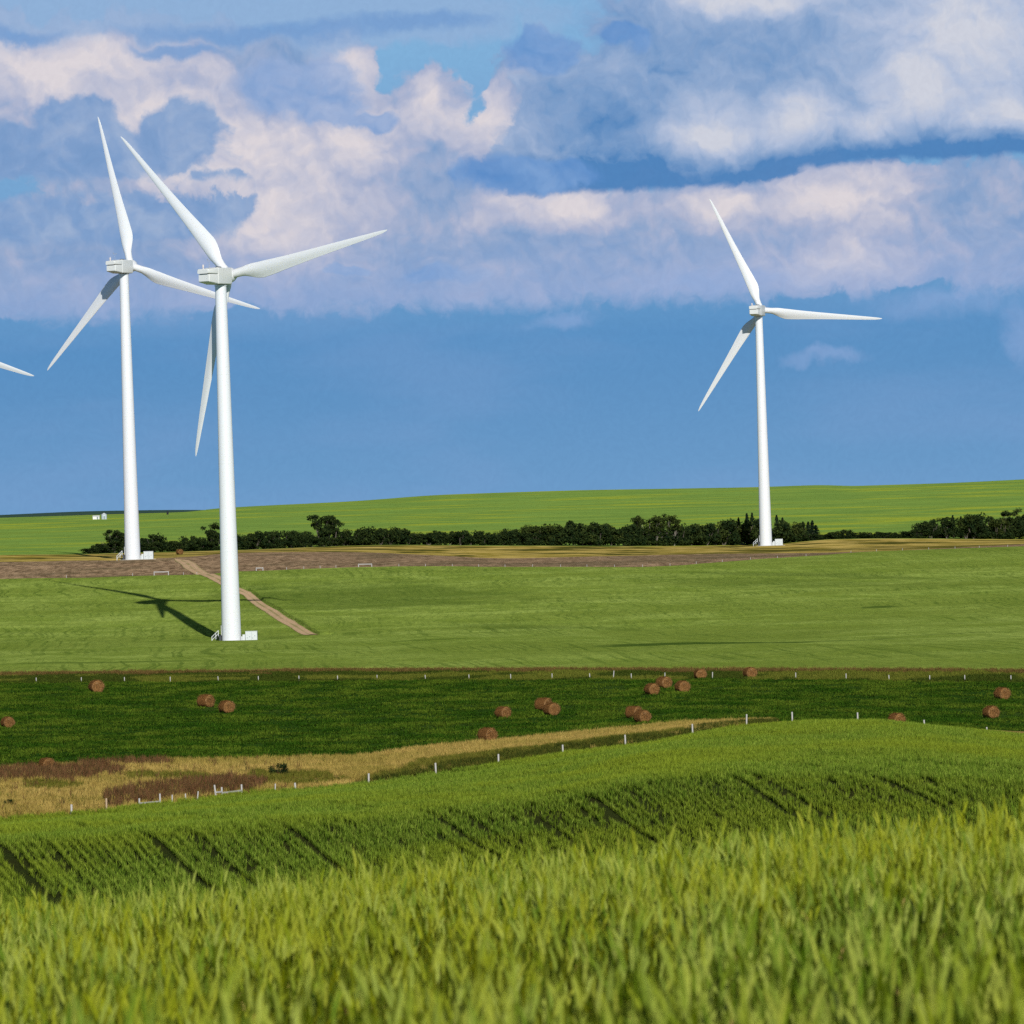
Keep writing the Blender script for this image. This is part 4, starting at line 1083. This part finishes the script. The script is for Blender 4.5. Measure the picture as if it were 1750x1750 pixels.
def bale_mesh(seed):
    rr = random.Random(seed); V = []; F = []
    prof = [(0.02, -0.78), (0.30, -0.80), (0.55, -0.79), (0.70, -0.76), (0.78, -0.68), (0.80, -0.45), (0.81, 0.0), (0.80, 0.45), (0.78, 0.68), (0.70, 0.76), (0.55, 0.79), (0.30, 0.80), (0.02, 0.78)]
    n = 44
    for r, h in prof:
        for j in range(n):
            a = 2 * math.pi * j / n; ca, sa = math.cos(a), math.sin(a)
            g = 1 + 0.10 * (vnoise(np.array(ca * 2.2 + seed * 7), np.array(sa * 2.2 + h)) - 0.5) + 0.03 * (rr.random() - .5)
            x, z = r * ca * g * 1.03, r * sa * g * 0.97
            z = max(z, -0.70) if z < 0 else z
            V.append((x, h + 0.05 * (rr.random() - .5), z + 0.72))
    for k in range(len(prof) - 1):
        for j in range(n): F.append((k * n + j, (k + 1) * n + j, (k + 1) * n + (j + 1) % n, k * n + (j + 1) % n))
    # loose straws
    for q in range(760):
        a = rr.uniform(-0.3, math.pi + 0.3) if rr.random() < .75 else rr.uniform(0, 6.28); h = rr.uniform(-0.8, 0.8); r = 0.80
        if rr.random() < 0.35: r = rr.uniform(0.1, 0.78); h = 0.80 * rr.choice((-1, -1, 1))
        p = Vector((r * math.cos(a), h, max(r * math.sin(a) * 0.97, -0.68) + 0.72))
        d = Vector((math.cos(a + rr.uniform(-1.3, 1.3)), rr.uniform(-0.8, 0.8) + (h * 0.8 if r < 0.79 else 0), math.sin(a + rr.uniform(-1.3, 1.3)))).normalized() * rr.uniform(0.10, 0.24)
        s = d.cross(Vector((rr.random(), rr.random(), rr.random()))).normalized() * 0.012
        b = len(V); V += [tuple(p - s), tuple(p + s), tuple(p + d), tuple(p + d)]; F.append((b, b + 1, b + 2, b + 3))
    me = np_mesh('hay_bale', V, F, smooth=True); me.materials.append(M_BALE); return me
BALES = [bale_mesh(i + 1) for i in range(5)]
BL_PX = [  # px centre, py of the foot, dmin, dmax, turn, size, label
    (13, 1243, 540, 800, 25, 1.0, 'hay bale cut by the left edge of the photo'),
    (165, 1183, 600, 900, 22, 1.0, 'lone hay bale at the far left below the fence posts'),
    (352, 1208, 560, 900, 48, 1.0, 'left and farther hay bale of the pair near the turbine foot, showing its pale rim'),
    (388, 1218, 540, 900, 30, 1.0, 'right and nearer hay bale of the pair below the nearest turbine'),
    (80, 1315, 490, 620, 30, 1.05, 'hay bale half hidden behind the rusty brown weeds'),
    (833, 1267, 520, 800, 40, 1.06, 'nearest hay bale, at the edge of the dry tan strip'),
    (860, 1227, 540, 860, 38, 1.0, 'single hay bale in mid field just above the nearest one'),
    (929, 1214, 540, 880, 52, 1.04, 'rear hay bale of the overlapping pair in mid field, with the pale rim'),
    (943, 1222, 540, 880, 30, 1.0, 'front hay bale of the overlapping pair in mid field'),
    (1083, 1227, 540, 880, 50, 1.0, 'rear hay bale of the overlapping pair above the right end of the tan strip'),
    (1098, 1235, 540, 880, 32, 1.03, 'front hay bale of the overlapping pair above the right end of the tan strip'),
    (1114, 1187, 560, 900, 28, 1.0, 'front left hay bale of the group of three'),
    (1135, 1176, 560, 900, 35, 1.0, 'rear middle hay bale of the group of three'),
    (1166, 1183, 560, 900, 24, 1.0, 'right hand hay bale of the group of three'),
    (1197, 1160.5, 600, 950, 14, 1.0, 'far dark hay bale with a pale outline, by the fence above the group of three'),
    (1282, 1158.5, 600, 960, 20, 1.0, 'far hay bale on the fence line, right of the dark one'),
    (1533, 1240, 570, 800, 32, 1.05, 'hay bale half hidden behind the crest of the green crop'),
    (1694, 1227, 560, 860, 26, 1.0, 'lower hay bale of the two at the far right'),
    (1713, 1195, 560, 860, 30, 1.0, 'upper hay bale of the two at the far right'),
    (307, 947.5, 1500, 1720, 35, 1.15, 'tiny pale hay bale beside the dirt track, right of the second turbine'),
]
HPX = [19, 21.6, 22, 21.6, 21, 24, 20.6, 22, 22, 21.5, 22, 20, 20.5, 20.5, 18, 19, 22, 21.6, 21, 9]
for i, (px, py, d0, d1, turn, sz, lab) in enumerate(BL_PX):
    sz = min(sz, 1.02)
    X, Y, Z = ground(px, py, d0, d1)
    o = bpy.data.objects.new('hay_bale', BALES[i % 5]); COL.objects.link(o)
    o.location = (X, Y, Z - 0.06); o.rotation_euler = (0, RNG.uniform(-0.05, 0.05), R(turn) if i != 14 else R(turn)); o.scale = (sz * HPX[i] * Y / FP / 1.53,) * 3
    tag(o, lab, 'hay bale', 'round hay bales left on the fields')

# --- fences: posts stand singly, the wire is too thin to see
def ordinal(n):
    ones = ['', 'first', 'second', 'third', 'fourth', 'fifth', 'sixth', 'seventh', 'eighth', 'ninth', 'tenth', 'eleventh', 'twelfth', 'thirteenth', 'fourteenth',
            'fifteenth', 'sixteenth', 'seventeenth', 'eighteenth', 'nineteenth']
    tens = {2: 'twenty', 3: 'thirty', 4: 'forty', 5: 'fifty', 6: 'sixty', 7: 'seventy', 8: 'eighty', 9: 'ninety'}
    tth = {2: 'twentieth', 3: 'thirtieth', 4: 'fortieth', 5: 'fiftieth', 6: 'sixtieth', 7: 'seventieth', 8: 'eightieth', 9: 'ninetieth'}
    if n < 20: return ones[n]
    return tth[n // 10] if n % 10 == 0 else tens[n // 10] + ' ' + ones[n % 10]
M_POST = plain('white_painted_wood', (0.37, 0.36, 0.34), 0.8, 0.3, 9.0); M_WOOD = plain('weathered_wood', (0.36, 0.27, 0.18), 0.9, 0.3, 9.0)
def post_mesh(r, H, mat, n=10):
    bm = bmesh.new(); lathe(bm, [(r * 1.04, -0.3), (r, 0.2), (r * 0.96, H - 0.03), (r * 0.8, H)], n)
    me = smooth_by_angle(bm_mesh('fence_post', bm), 40); me.materials.append(mat); return me
P_WHITE = post_mesh(0.085, 1.0, M_POST); P_WOOD = post_mesh(0.075, 1.0, M_WOOD)
NEAR = [(122, 1385, 1374), (294, 1366, 1357), (317, 1363, 1355), (337, 1359.5, 1351), (470, 1350, 1338), (505, 1350, 1337), (630, 1335, 1321), (745, 1319.5, 1303), (852, 1303.5, 1288),
        (962, 1286.5, 1272), (1069, 1272.5, 1255), (1183.6, 1250, 1236.5), (1275.5, 1236, 1220), (1354, 1230, 1216), (1466, 1230, 1217), (1579.6, 1239.5, 1229.5), (1686.5, 1249, 1242)]
k = 0
for (px, yb, yt) in NEAR:
    u, e = ue(px, yb); uu = u
    D = float(np.interp(u, UG, CD['b1'])) + 1.0
    X, Y = u * D / FP, D; Z = float(zg(X, Y)); top = EYE + ue(px, yt)[1] * D / FP
    o = bpy.data.objects.new('fence_post', P_WHITE); COL.objects.link(o); k += 1
    o.location = (X, Y, Z - 0.05); o.scale = (0.9, 0.9, max(top - Z + 0.02, 0.5)) if k not in (2, 3, 4, 5) else (0.6, 0.6, max(top - Z, 0.4)); o.rotation_euler = (RNG.normal(0, .02), RNG.normal(0, .025) + (0.16 if k == 4 else 0), 0)
    tag(o, '%s white fence post from the left along the near edge of the green crop' % ordinal(k), 'fence post', 'white posts of the near fence')
u, e = ue(182, 1377); D = float(np.interp(u, UG, CD['b1'])) + 1.2; X, Y = u * D / FP, D; Z = float(zg(X, Y))
o = bpy.data.objects.new('fence_post', P_WOOD); COL.objects.link(o); o.location = (X, Y, Z - 0.05); o.scale = (0.9, 0.9, 0.95)
tag(o, 'unpainted brown fence post left of the rail braces beside the rusty weeds', 'fence post')

FAR = [(62, 1166, 1160), (139, 1164.5, 1158.5), (213, 1169, 1159), (291, 1166, 1157), (373, 1164, 1157), (441.6, 1163.5, 1156), (511, 1164.5, 1156), (577, 1164, 1157), (644.6, 1165.5, 1156.5), (727, 1163, 1156),
       (801.6, 1161.5, 1154), (873, 1160.5, 1152.5), (943.5, 1159.5, 1151.5), (1008, 1158.5, 1152), (1048, 1157.5, 1146.5), (1079, 1157.5, 1151.5), (1136, 1156.5, 1150), (1217.5, 1156.5, 1149),
       (1360, 1157.5, 1150), (1446, 1159.5, 1151.5), (1519.5, 1160, 1154.5), (1589, 1165.5, 1155.5), (1649, 1165, 1157), (1728, 1167.5, 1159)]
for k, (px, yb, yt) in enumerate(FAR):
    u, e = ue(px, yb); D = float(np.interp(u, UG, CD['b3'])) + 4.0
    X, Y = u * D / FP, D; Z = float(zg(X, Y)); top = EYE + ue(px, yt)[1] * D / FP
    o = bpy.data.objects.new('fence_post', P_WHITE); COL.objects.link(o)
    o.location = (X, Y, Z - 0.05); o.scale = (0.82, 0.82, max(top - Z + 0.10, 0.8)); o.rotation_euler = (RNG.normal(0, .02), RNG.normal(0, .025) + (0.12 if k == 14 else 0), 0)
    tag(o, '%s small white post from the left along the fence behind the hay bales' % ordinal(k + 1), 'fence post', 'white posts of the fence behind the hay field')
HILL = [113, 226, 313, 336, 489.6, 519, 547, 574, 681.6, 727, 773, 818, 863, 910, 958, 1003, 1050, 1098, 1145, 1190, 1234.7, 1283, 1329, 1378, 1455, 1498.6, 1543, 1588, 1633, 1674.5, 1723]
for k, px in enumerate(HILL):
    u, e = ue(px, 965); D = float(np.interp(u, UG, CD['b5'])) + 2.5
    X, Y = u * D / FP, D; Z = float(zg(X, Y))
    o = bpy.data.objects.new('fence_post', P_WHITE); COL.objects.link(o)
    o.location = (X, Y, Z - 0.05); o.scale = (0.7, 0.7, 1.05)
    tag(o, '%s tiny white post from the left along the fence below the brown fallow strip' % ordinal(k + 1), 'fence post', 'tiny white posts of the fence on the hillside')

def brace(pxs, ybase, D_key, dD, label, rail_frac, hs, w=1.0, mid=None, lean=0.0, d_extra=0.0):
    """two posts joined by one rail"""
    pt = []
    for px in pxs:
        u, e = ue(px, ybase); D = float(np.interp(u, UG, CD[D_key])) + dD
        pt.append(Vector((u * D / FP, D, float(zg(u * D / FP, D)))))
    r = empty('fence_brace', pt[0]); tag(r, label, 'fence brace', 'white rail braces in the fences')
    for i, q in enumerate(pt):
        o = link('post', P_WHITE, None, r); o.location = q - pt[0]; o.scale = (w, w, hs[i])
        if i == 0 and lean: o.rotation_euler = (0, -lean, 0)
    a, b = pt[-2], pt[-1]; d = (b - a); L = d.length
    bm = bmesh.new(); box(bm, (L / 2, 0, 0), (L, 0.12 * w, 0.16 * w), 0, 0.02); me = bm_mesh('rail', bm); me.materials.append(M_POST)
    o = link('rail', me, None, r); o.location = a - pt[0] + Vector((0, -0.10 * w, rail_frac * min(hs[-2:])))
    o.rotation_euler = (0, -math.atan2(d.z, math.hypot(d.x, d.y)), math.atan2(d.y, d.x))
    if len(pt) == 3:
        a, b = pt[0], pt[1]; d = b - a; L = d.length
        bm = bmesh.new(); box(bm, (L / 2, 0, 0), (L, 0.10, 0.13), 0, 0.02); me = bm_mesh('rail', bm); me.materials.append(M_POST)
        o = link('rail', me, None, r); o.location = Vector((0, -0.1, 0.45)); o.rotation_euler = (0, 0, math.atan2(d.y, d.x))
brace((238, 273.5), 1366, 'b1', 1.0, 'left white two post brace with one rail beside the rusty weeds', 0.42, (0.62, 0.82), 0.75)
brace((369, 379, 413), 1350, 'b1', 1.0, 'right white brace with a leaning third post in front of the rusty weeds', 0.45, (1.0, 0.78, 0.80), 0.8, lean=0.10)
brace((263.5, 288), 984, 'b5', 2.5, 'small white rail brace on the hillside left of the dirt track', 0.88, (1.3, 1.3), 1.35)
brace((438, 449.5), 977, 'b5', 2.5, 'narrow white rail brace on the hillside right of the nearest turbine', 0.88, (1.2, 1.2), 1.35)
brace((613, 635.5), 974, 'b5', 2.5, 'white rail brace in the middle of the hillside fence, below the tree belt', 0.88, (1.2, 1.2), 1.35)

# --- trees and bushes of the shelter belt
def mat_leaf(name, c0, c1):
    m, N, p = gmat(name)
    oc = N.n('ShaderNodeTexCoord').outputs['Object']
    a = N.noise(oc, 1.1, 3, 0.6); rnd = N.n('ShaderNodeObjectInfo').outputs['Random']
    c = N.mix(N.mr(a, 0.35, 0.65), C(*c0), C(*c1)); c = N.mix(N.m('MULTIPLY', rnd, 0.5), c, C(c0[0] * 0.8, c0[1] * 1.0, c0[2]))
    bs = N.n('ShaderNodeBsdfDiffuse'); N.put(bs.inputs[0], c); t = N.n('ShaderNodeBsdfTranslucent'); N.put(t.inputs[0], c)
    mx = N.n('ShaderNodeMixShader'); mx.inputs[0].default_value = 0.15
    N.L.new(bs.outputs[0], mx.inputs[1]); N.L.new(t.outputs[0], mx.inputs[2]); o = N.n('ShaderNodeOutputMaterial'); N.L.new(mx.outputs[0], o.inputs[0])
    return m
M_LEAF = mat_leaf('dark_foliage', (0.010, 0.020, 0.008), (0.040, 0.056, 0.014))
M_LEAF2 = mat_leaf('olive_foliage', (0.018, 0.030, 0.008), (0.062, 0.074, 0.018))
M_CONIF = mat_leaf('conifer_foliage', (0.006, 0.014, 0.009), (0.020, 0.032, 0.014))
M_BARK = plain('bark', (0.10, 0.085, 0.07), 0.95); M_PALE = plain('pale_bark', (0.16, 0.145, 0.12), 0.9)
def tree_meshes(kind, seed):
    """unit: metres; returns trunk and crown"""
    rr = random.Random(seed); b = MB(); cl = []
    if kind == 'bush':
        H, Wd = 4.6, 2.6
        for q in range(rr.randint(4, 6)):
            a = rr.uniform(0, 6.28); l = rr.uniform(0.5, 1.0)
            p1 = Vector((math.cos(a) * 0.9 * l, math.sin(a) * 0.9 * l, 1.6 * l)); p2 = Vector((math.cos(a) * 1.6 * l, math.sin(a) * 1.6 * l, 3.2 * l))
            b.tube([(0, 0, -0.2), p1, p2], (0.12, 0.08, 0.03), 5)
        for q in range(15):
            a = rr.uniform(0, 6.28); r = Wd * math.sqrt(rr.random()) * 0.78; z = rr.uniform(0.5, H * 0.82) * (1 - 0.28 * (r / Wd) ** 2)
            cl.append((Vector((math.cos(a) * r, math.sin(a) * r, z)), rr.uniform(0.7, 1.25)))
    elif kind in ('tall', 'open'):
        H, Wd = 7.4, 2.7; op = kind == 'open'
        tops = []
        for q in range(4 if op else 3):
            a = rr.uniform(0, 6.28); s = rr.uniform(0.6, 1.5)
            p = [Vector((0.25 * math.cos(a), 0.25 * math.sin(a), -0.2)), Vector((math.cos(a) * s * .4, math.sin(a) * s * .4, H * .3)), Vector((math.cos(a) * s, math.sin(a) * s, H * .6)), Vector((math.cos(a) * s * 1.3, math.sin(a) * s * 1.3, H * .88))]
            b.tube(p, (0.20, 0.15, 0.10, 0.03), 6); tops += [p[2], p[3]]
            for w in range(3):
                a2 = rr.uniform(0, 6.28); st = p[1].lerp(p[3], rr.random()); en = st + Vector((math.cos(a2) * 1.2, math.sin(a2) * 1.2, 0.8)); b.tube([st, en], (0.06, 0.02), 4); tops.append(en)
        for t in tops: cl.append((t + Vector((0, 0, rr.uniform(0, .5))), rr.uniform(0.6, 1.1)))
        for q in range(4 if op else 10):
            a = rr.uniform(0, 6.28); r = Wd * rr.random() ** .6; z = rr.uniform(H * (.5 if op else .22), H * .95); cl.append((Vector((math.cos(a) * r * .8, math.sin(a) * r * .8, z)), rr.uniform(0.6, 1.1)))
        if op:
            for q in range(5): a = rr.uniform(0, 6.28); cl.append((Vector((math.cos(a) * 1.9, math.sin(a) * 1.9, rr.uniform(.3, 1.3))), rr.uniform(0.5, .9)))
    else:   # conifer with pointed top
        H = 7.0; b.tube([(0, 0, -.2), (0, 0, H * .55), (0, 0, H)], (0.17, 0.10, 0.02), 6)
    V = []; F = []
    def leaf(p, s, nrm):
        t = nrm.cross(Vector((rr.gauss(0, 1), rr.gauss(0, 1), rr.gauss(0, 1)))).normalized(); w = nrm.cross(t)
        n0 = len(V); k = rr.uniform(0.45, 0.9)
        for a, c in ((-s, 0), (0, -s * k), (s, 0), (0, s * k)): V.append(tuple(p + t * a + w * c))
        F.append((n0, n0 + 1, n0 + 2, n0 + 3))
    if kind == 'conifer':
        for q in range(900):
            z = H * (0.06 + 0.94 * rr.random() ** 1.15); f = 1 - z / H
            rmax = 1.6 * f ** 0.75 * (0.85 + 0.10 * math.sin(z * 5.5 + seed) + 0.18 * rr.gauss(0, 1)) + 0.06; r = rmax * math.sqrt(rr.random()); a = rr.uniform(0, 6.28)
            p = Vector((math.cos(a) * r, math.sin(a) * r, z)); leaf(p, rr.uniform(0.10, 0.24), Vector((math.cos(a), math.sin(a), 0.5 + rr.gauss(0, .5))).normalized())
    else:
        per = 95 if kind != 'open' else 60
        for c, r in cl:
            for q in range(per):
                d = Vector((rr.gauss(0, 1), rr.gauss(0, 1), rr.gauss(0, 1))).normalized(); rad = r * rr.random() ** 0.4
                p = c + Vector((d.x, d.y, d.z * 0.78)) * rad
                if p.z < 0.02: p.z = rr.uniform(0.02, .4)
                leaf(p, rr.uniform(0.11, 0.27), (d + Vector((rr.gauss(0, .5), rr.gauss(0, .5), rr.gauss(0, .5)))).normalized())
    tr = b.mesh('trunk', [M_PALE if kind == 'open' else M_BARK], True)
    cr = np_mesh('crown', V, F); cr.materials.append({'bush': M_LEAF, 'tall': M_LEAF, 'open': M_LEAF2, 'conifer': M_CONIF}[kind])
    return tr, cr
TM = {k: [tree_meshes(k, s) for s in range(n_)] for k, n_ in (('bush', 6), ('tall', 4), ('open', 3), ('conifer', 4))}
M_OL = []
for tr, cr in TM['bush'][:3]:
    c2 = cr.copy(); c2.materials.clear(); c2.materials.append(M_LEAF2); M_OL.append((tr, c2))
UNIT = {'bush': 4.6, 'tall': 7.9, 'open': 7.9, 'conifer': 7.0}
# outline of the belt: px, top y, kind
TREES = [(158, 936, 'b'), (170, 930, 'b'), (183, 919, 'b'), (194, 911, 't'), (203, 914, 'b'), (234, 924, 'b'), (247, 921, 'b'), (262, 915, 'b'), (275, 918, 'b'), (288, 925, 'b'), (301, 926, 'b'), (313, 927, 'b'),
         (325, 917, 'b'), (338, 924, 'b'), (350, 918, 'b'), (360, 903, 't'), (370, 910, 'b'), (408, 918, 'b'), (422, 913, 'b'), (436, 911, 'b'), (452, 911, 'b'), (468, 911, 'b'), (484, 909, 'b'), (499, 909, 'b'),
         (514, 910, 'b'), (530, 908, 'b'), (546, 888, 't'), (558, 890, 't'), (571, 895, 't'), (586, 907, 'b'), (602, 907, 'b'), (618, 905, 'b'), (634, 902, 'b'), (650, 905, 'b'), (667, 904, 'b'), (684, 904, 'b'), (700, 908, 'b'),
         (716, 911, 'b'), (733, 911, 'b'), (750, 909, 'b'), (768, 910, 'b'), (786, 909, 'b'), (803, 907, 'b'), (820, 909, 'b'), (838, 910, 'b'), (855, 909, 'b'), (872, 906, 'b'), (888, 907, 'b'), (904, 901, 'bo'), (920, 899, 'b'),
         (935, 898, 'bo'), (950, 903, 'b'), (965, 900, 'b'), (980, 896, 't'), (993, 897, 'b'), (1008, 900, 'bo'), (1022, 897, 'b'), (1036, 898, 'b'), (1052, 904, 'bo'), (1066, 903, 'b'), (1079, 899, 'b'), (1092, 891, 'o'), (1105, 893, 'o'), (1120, 892, 'o'),
         (1133, 889, 'o'), (1150, 894, 'o'), (1163, 900, 'b'), (1180, 897, 'b'), (1194, 897, 'b'), (1207, 899, 'b'), (1222, 896, 'bo'), (1236, 894, 'b'), (1249, 892, 'bo'), (1262, 884, 'c'), (1268, 889, 'bo'), (1276, 877, 'c'), (1285, 876, 'c'),
         (1283, 893, 'b'), (1296, 890, 'b'), (1322, 890, 'b'), (1327, 880, 'c'), (1337, 884, 'c'), (1345, 899, 'bo'), (1356, 902, 'bo'), (1366, 896, 'b'), (1372, 891, 'c'), (1381, 891, 'c'), (1388, 889, 'c'), (1394, 897, 'c'), (1404, 914, 'b'), (1418, 910, 'b'),
         (1432, 908, 'b'), (1447, 906, 'b'), (1462, 911, 'b'), (1478, 909, 'b'), (1493, 909, 'b'), (1509, 910, 'b'), (1524, 910, 'b'), (1540, 909, 'b'), (1553, 908, 'b'), (1566, 905, 'b'), (1577, 896, 'b'), (1590, 891, 'b'), (1604, 889, 'b'),
         (1618, 889, 't'), (1628, 880, 'c'), (1642, 882, 'c'), (1650, 884, 'bo'), (1664, 884, 'b'), (1677, 883, 'b'), (1690, 886, 'b'), (1703, 889, 'bo'), (1715, 892, 'b'), (1727, 880, 't'), (1739, 888, 'b'), (1748, 885, 't'), (1762, 888, 'b')]
TREES += [(x + RNG.uniform(-3, 3), np.interp(x, [150, 210, 320, 420, 700, 880, 1000, 1250, 1400, 1550, 1600, 1760], [940, 926, 928, 922, 914, 914, 908, 906, 914, 913, 902, 902]), 'f') for x in np.arange(156, 1762, 11.0) if not 365 < x < 408]
TREES.sort(key=lambda q: q[0])
SECT = [(212, 'left of the second turbine'), (395, 'between the two left turbines'), (547, 'from nearest turbine to tall clump'), (800, 'just right of the tall clump'), (1086, 'left of the airy trees'),
        (1303, 'from airy trees to right turbine'), (1562, 'in the low stretch beyond right turbine'), (9999, 'in the thick clump at right edge')]
cnt = {}; ncon = 0; nopen = 0; ntall = 0
for i, (px, ty, kd) in enumerate(TREES):
    kind = {'b': 'bush', 'f': 'bush', 'bo': 'bush', 't': 'tall', 'o': 'open', 'c': 'conifer'}[kd]
    lst = M_OL if kd == 'bo' else TM[kind]
    tr, cr = lst[i % len(lst)]
    u, e = ue(px, ty); D = float(np.interp(u, UG, CD['b7'])) + (6 if kind != 'conifer' else 16) + RNG.uniform(0, 9)
    X, Y = u * D / FP, D; Z = float(zg(X, Y)); H = EYE + e * D / FP - Z
    t = empty('bush' if kind == 'bush' else ('conifer' if kind == 'conifer' else 'tree'), (X, Y, Z - 0.1), RNG.uniform(0, 6.28))
    s = H / UNIT[kind] * (1.26 if kind != 'conifer' else 1.0); wmin = {'bush': 1.25, 'tall': 1.05, 'open': 1.0, 'conifer': 1.5}[kind]
    t.scale = (max(s, wmin) * RNG.uniform(0.95, 1.15),) * 2 + (s,)
    link('trunk', tr, None, t); link('crown', cr, None, t)
    if kind == 'bush':
        sec = next(nm for lim, nm in SECT if px < lim); key = (kd == 'f', sec); cnt[key] = cnt.get(key, 0) + 1
        tag(t, ('%s low front bush from the left, %s' if kd == 'f' else '%s dark bush from the left, %s') % (ordinal(cnt[key]), sec), 'bush', 'bushes of the dark shelter belt')
    elif kind == 'tall':
        ntall += 1; tag(t, '%s taller dark leafy tree from the left rising above the shelter belt' % ordinal(ntall), 'tree', 'taller trees of the shelter belt')
    elif kind == 'open':
        nopen += 1; tag(t, '%s from the left of the airy trees with pale trunks and gaps in the crown' % ordinal(nopen), 'tree', 'airy pale trunked trees')
    else:
        ncon += 1; tag(t, '%s pointed dark conifer from the left poking above the shelter belt' % ordinal(ncon), 'conifer', 'pointed conifers near the right turbine')
# small bush in the dry strip and a dark tuft at the left edge
for (px, py, d0, d1, h, lab) in ((477, 1326, 400, 640, 1.15, 'small round green bush alone in the dry tan strip'), (15, 1376, 380, 600, 0.5, 'small dark weedy shrub in the tan grass at the left edge')):
    X, Y, Z = ground(px, py, d0, d1); t = empty('shrub', (X, Y, Z), 0.7); s = h / 4.6; t.scale = (s * 1.25, s * 1.25, s)
    link('trunk', TM['bush'][1][0], None, t); link('crown', TM['bush'][1][1], None, t); tag(t, lab, 'shrub')

# --- farm buildings on the far hill
def ridge_spot(px, py): 
    return ground(px, py, 2400, 3300)
M_BIN = plain('galvanised_bin', (0.42, 0.48, 0.52), 0.45, 0.1, 2.0); M_BINR = plain('bin_roof_steel', (0.50, 0.54, 0.57), 0.45, 0.1); M_SHED = plain('white_shed_cladding', (0.66, 0.66, 0.64), 0.7, 0.1); M_ROOF = plain('pale_tin_roof', (0.55, 0.56, 0.56), 0.5, 0.1)
X, Y, Z = ridge_spot(178, 887.5)
t = empty('grain_bin', (X, Y, Z)); tag(t, 'grey blue grain bin standing on the far left hillside', 'grain bin')
bm = bmesh.new(); lathe(bm, [(1.35, -0.3), (1.35, 0.7), (1.38, 0.72), (1.35, 0.74), (1.35, 1.5), (1.38, 1.52), (1.35, 1.54), (1.35, 2.35)], 24); link('bin_wall', smooth_by_angle(bm_mesh('bin_wall', bm)), M_BIN, t)
bm = bmesh.new(); lathe(bm, [(1.46, 2.34), (0.3, 2.95), (0.28, 3.05), (0.02, 3.06)], 24); link('bin_roof', bm_mesh('bin_roof', bm), M_BINR, t)
bm = bmesh.new(); box(bm, (0.2, -1.36, 0.8), (0.7, 0.08, 1.4)); link('door', bm_mesh('door', bm), M_SLOT, t)
X, Y, Z = ridge_spot(164.5, 887.5)
t = empty('farm_shed', (X, Y, Z)); tag(t, 'low white farm shed left of the grain bin on the far hill', 'shed')
bm = bmesh.new(); box(bm, (0, 0, 0.55), (3.2, 2.2, 1.5)); link('wall', bm_mesh('wall', bm), M_SHED, t)
bm = bmesh.new()
vs = [bm.verts.new(q) for q in ((-1.7, -1.25, 1.25), (1.7, -1.25, 1.25), (1.7, 1.25, 1.25), (-1.7, 1.25, 1.25), (-1.7, 0, 1.85), (1.7, 0, 1.85))]
for f in ((0, 1, 5, 4), (2, 3, 4, 5), (0, 4, 3), (1, 2, 5), (0, 3, 2, 1)): bm.faces.new([vs[q] for q in f])
link('roof', bm_mesh('roof', bm), M_ROOF, t)
bm = bmesh.new(); box(bm, (0.7, -1.115, 0.6), (0.8, 0.06, 1.1)); link('door', bm_mesh('door', bm), M_SLOT, t)
X, Y, Z = ridge_spot(286.5, 879.5)
t = empty('storage_tank', (X, Y, Z)); tag(t, 'tiny dark upright tank on the skyline between the two left turbines', 'tank')
bm = bmesh.new(); lathe(bm, [(0.5, -0.3), (0.5, 1.5), (0.35, 1.75), (0.02, 1.8)], 16); link('tank_body', smooth_by_angle(bm_mesh('tank_body', bm)), M_DARK, t)
bm = bmesh.new(); lathe(bm, [(0.08, 1.78), (0.08, 2.1), (0.02, 2.12)], 8); link('vent_pipe', bm_mesh('vent_pipe', bm), M_DARK, t)
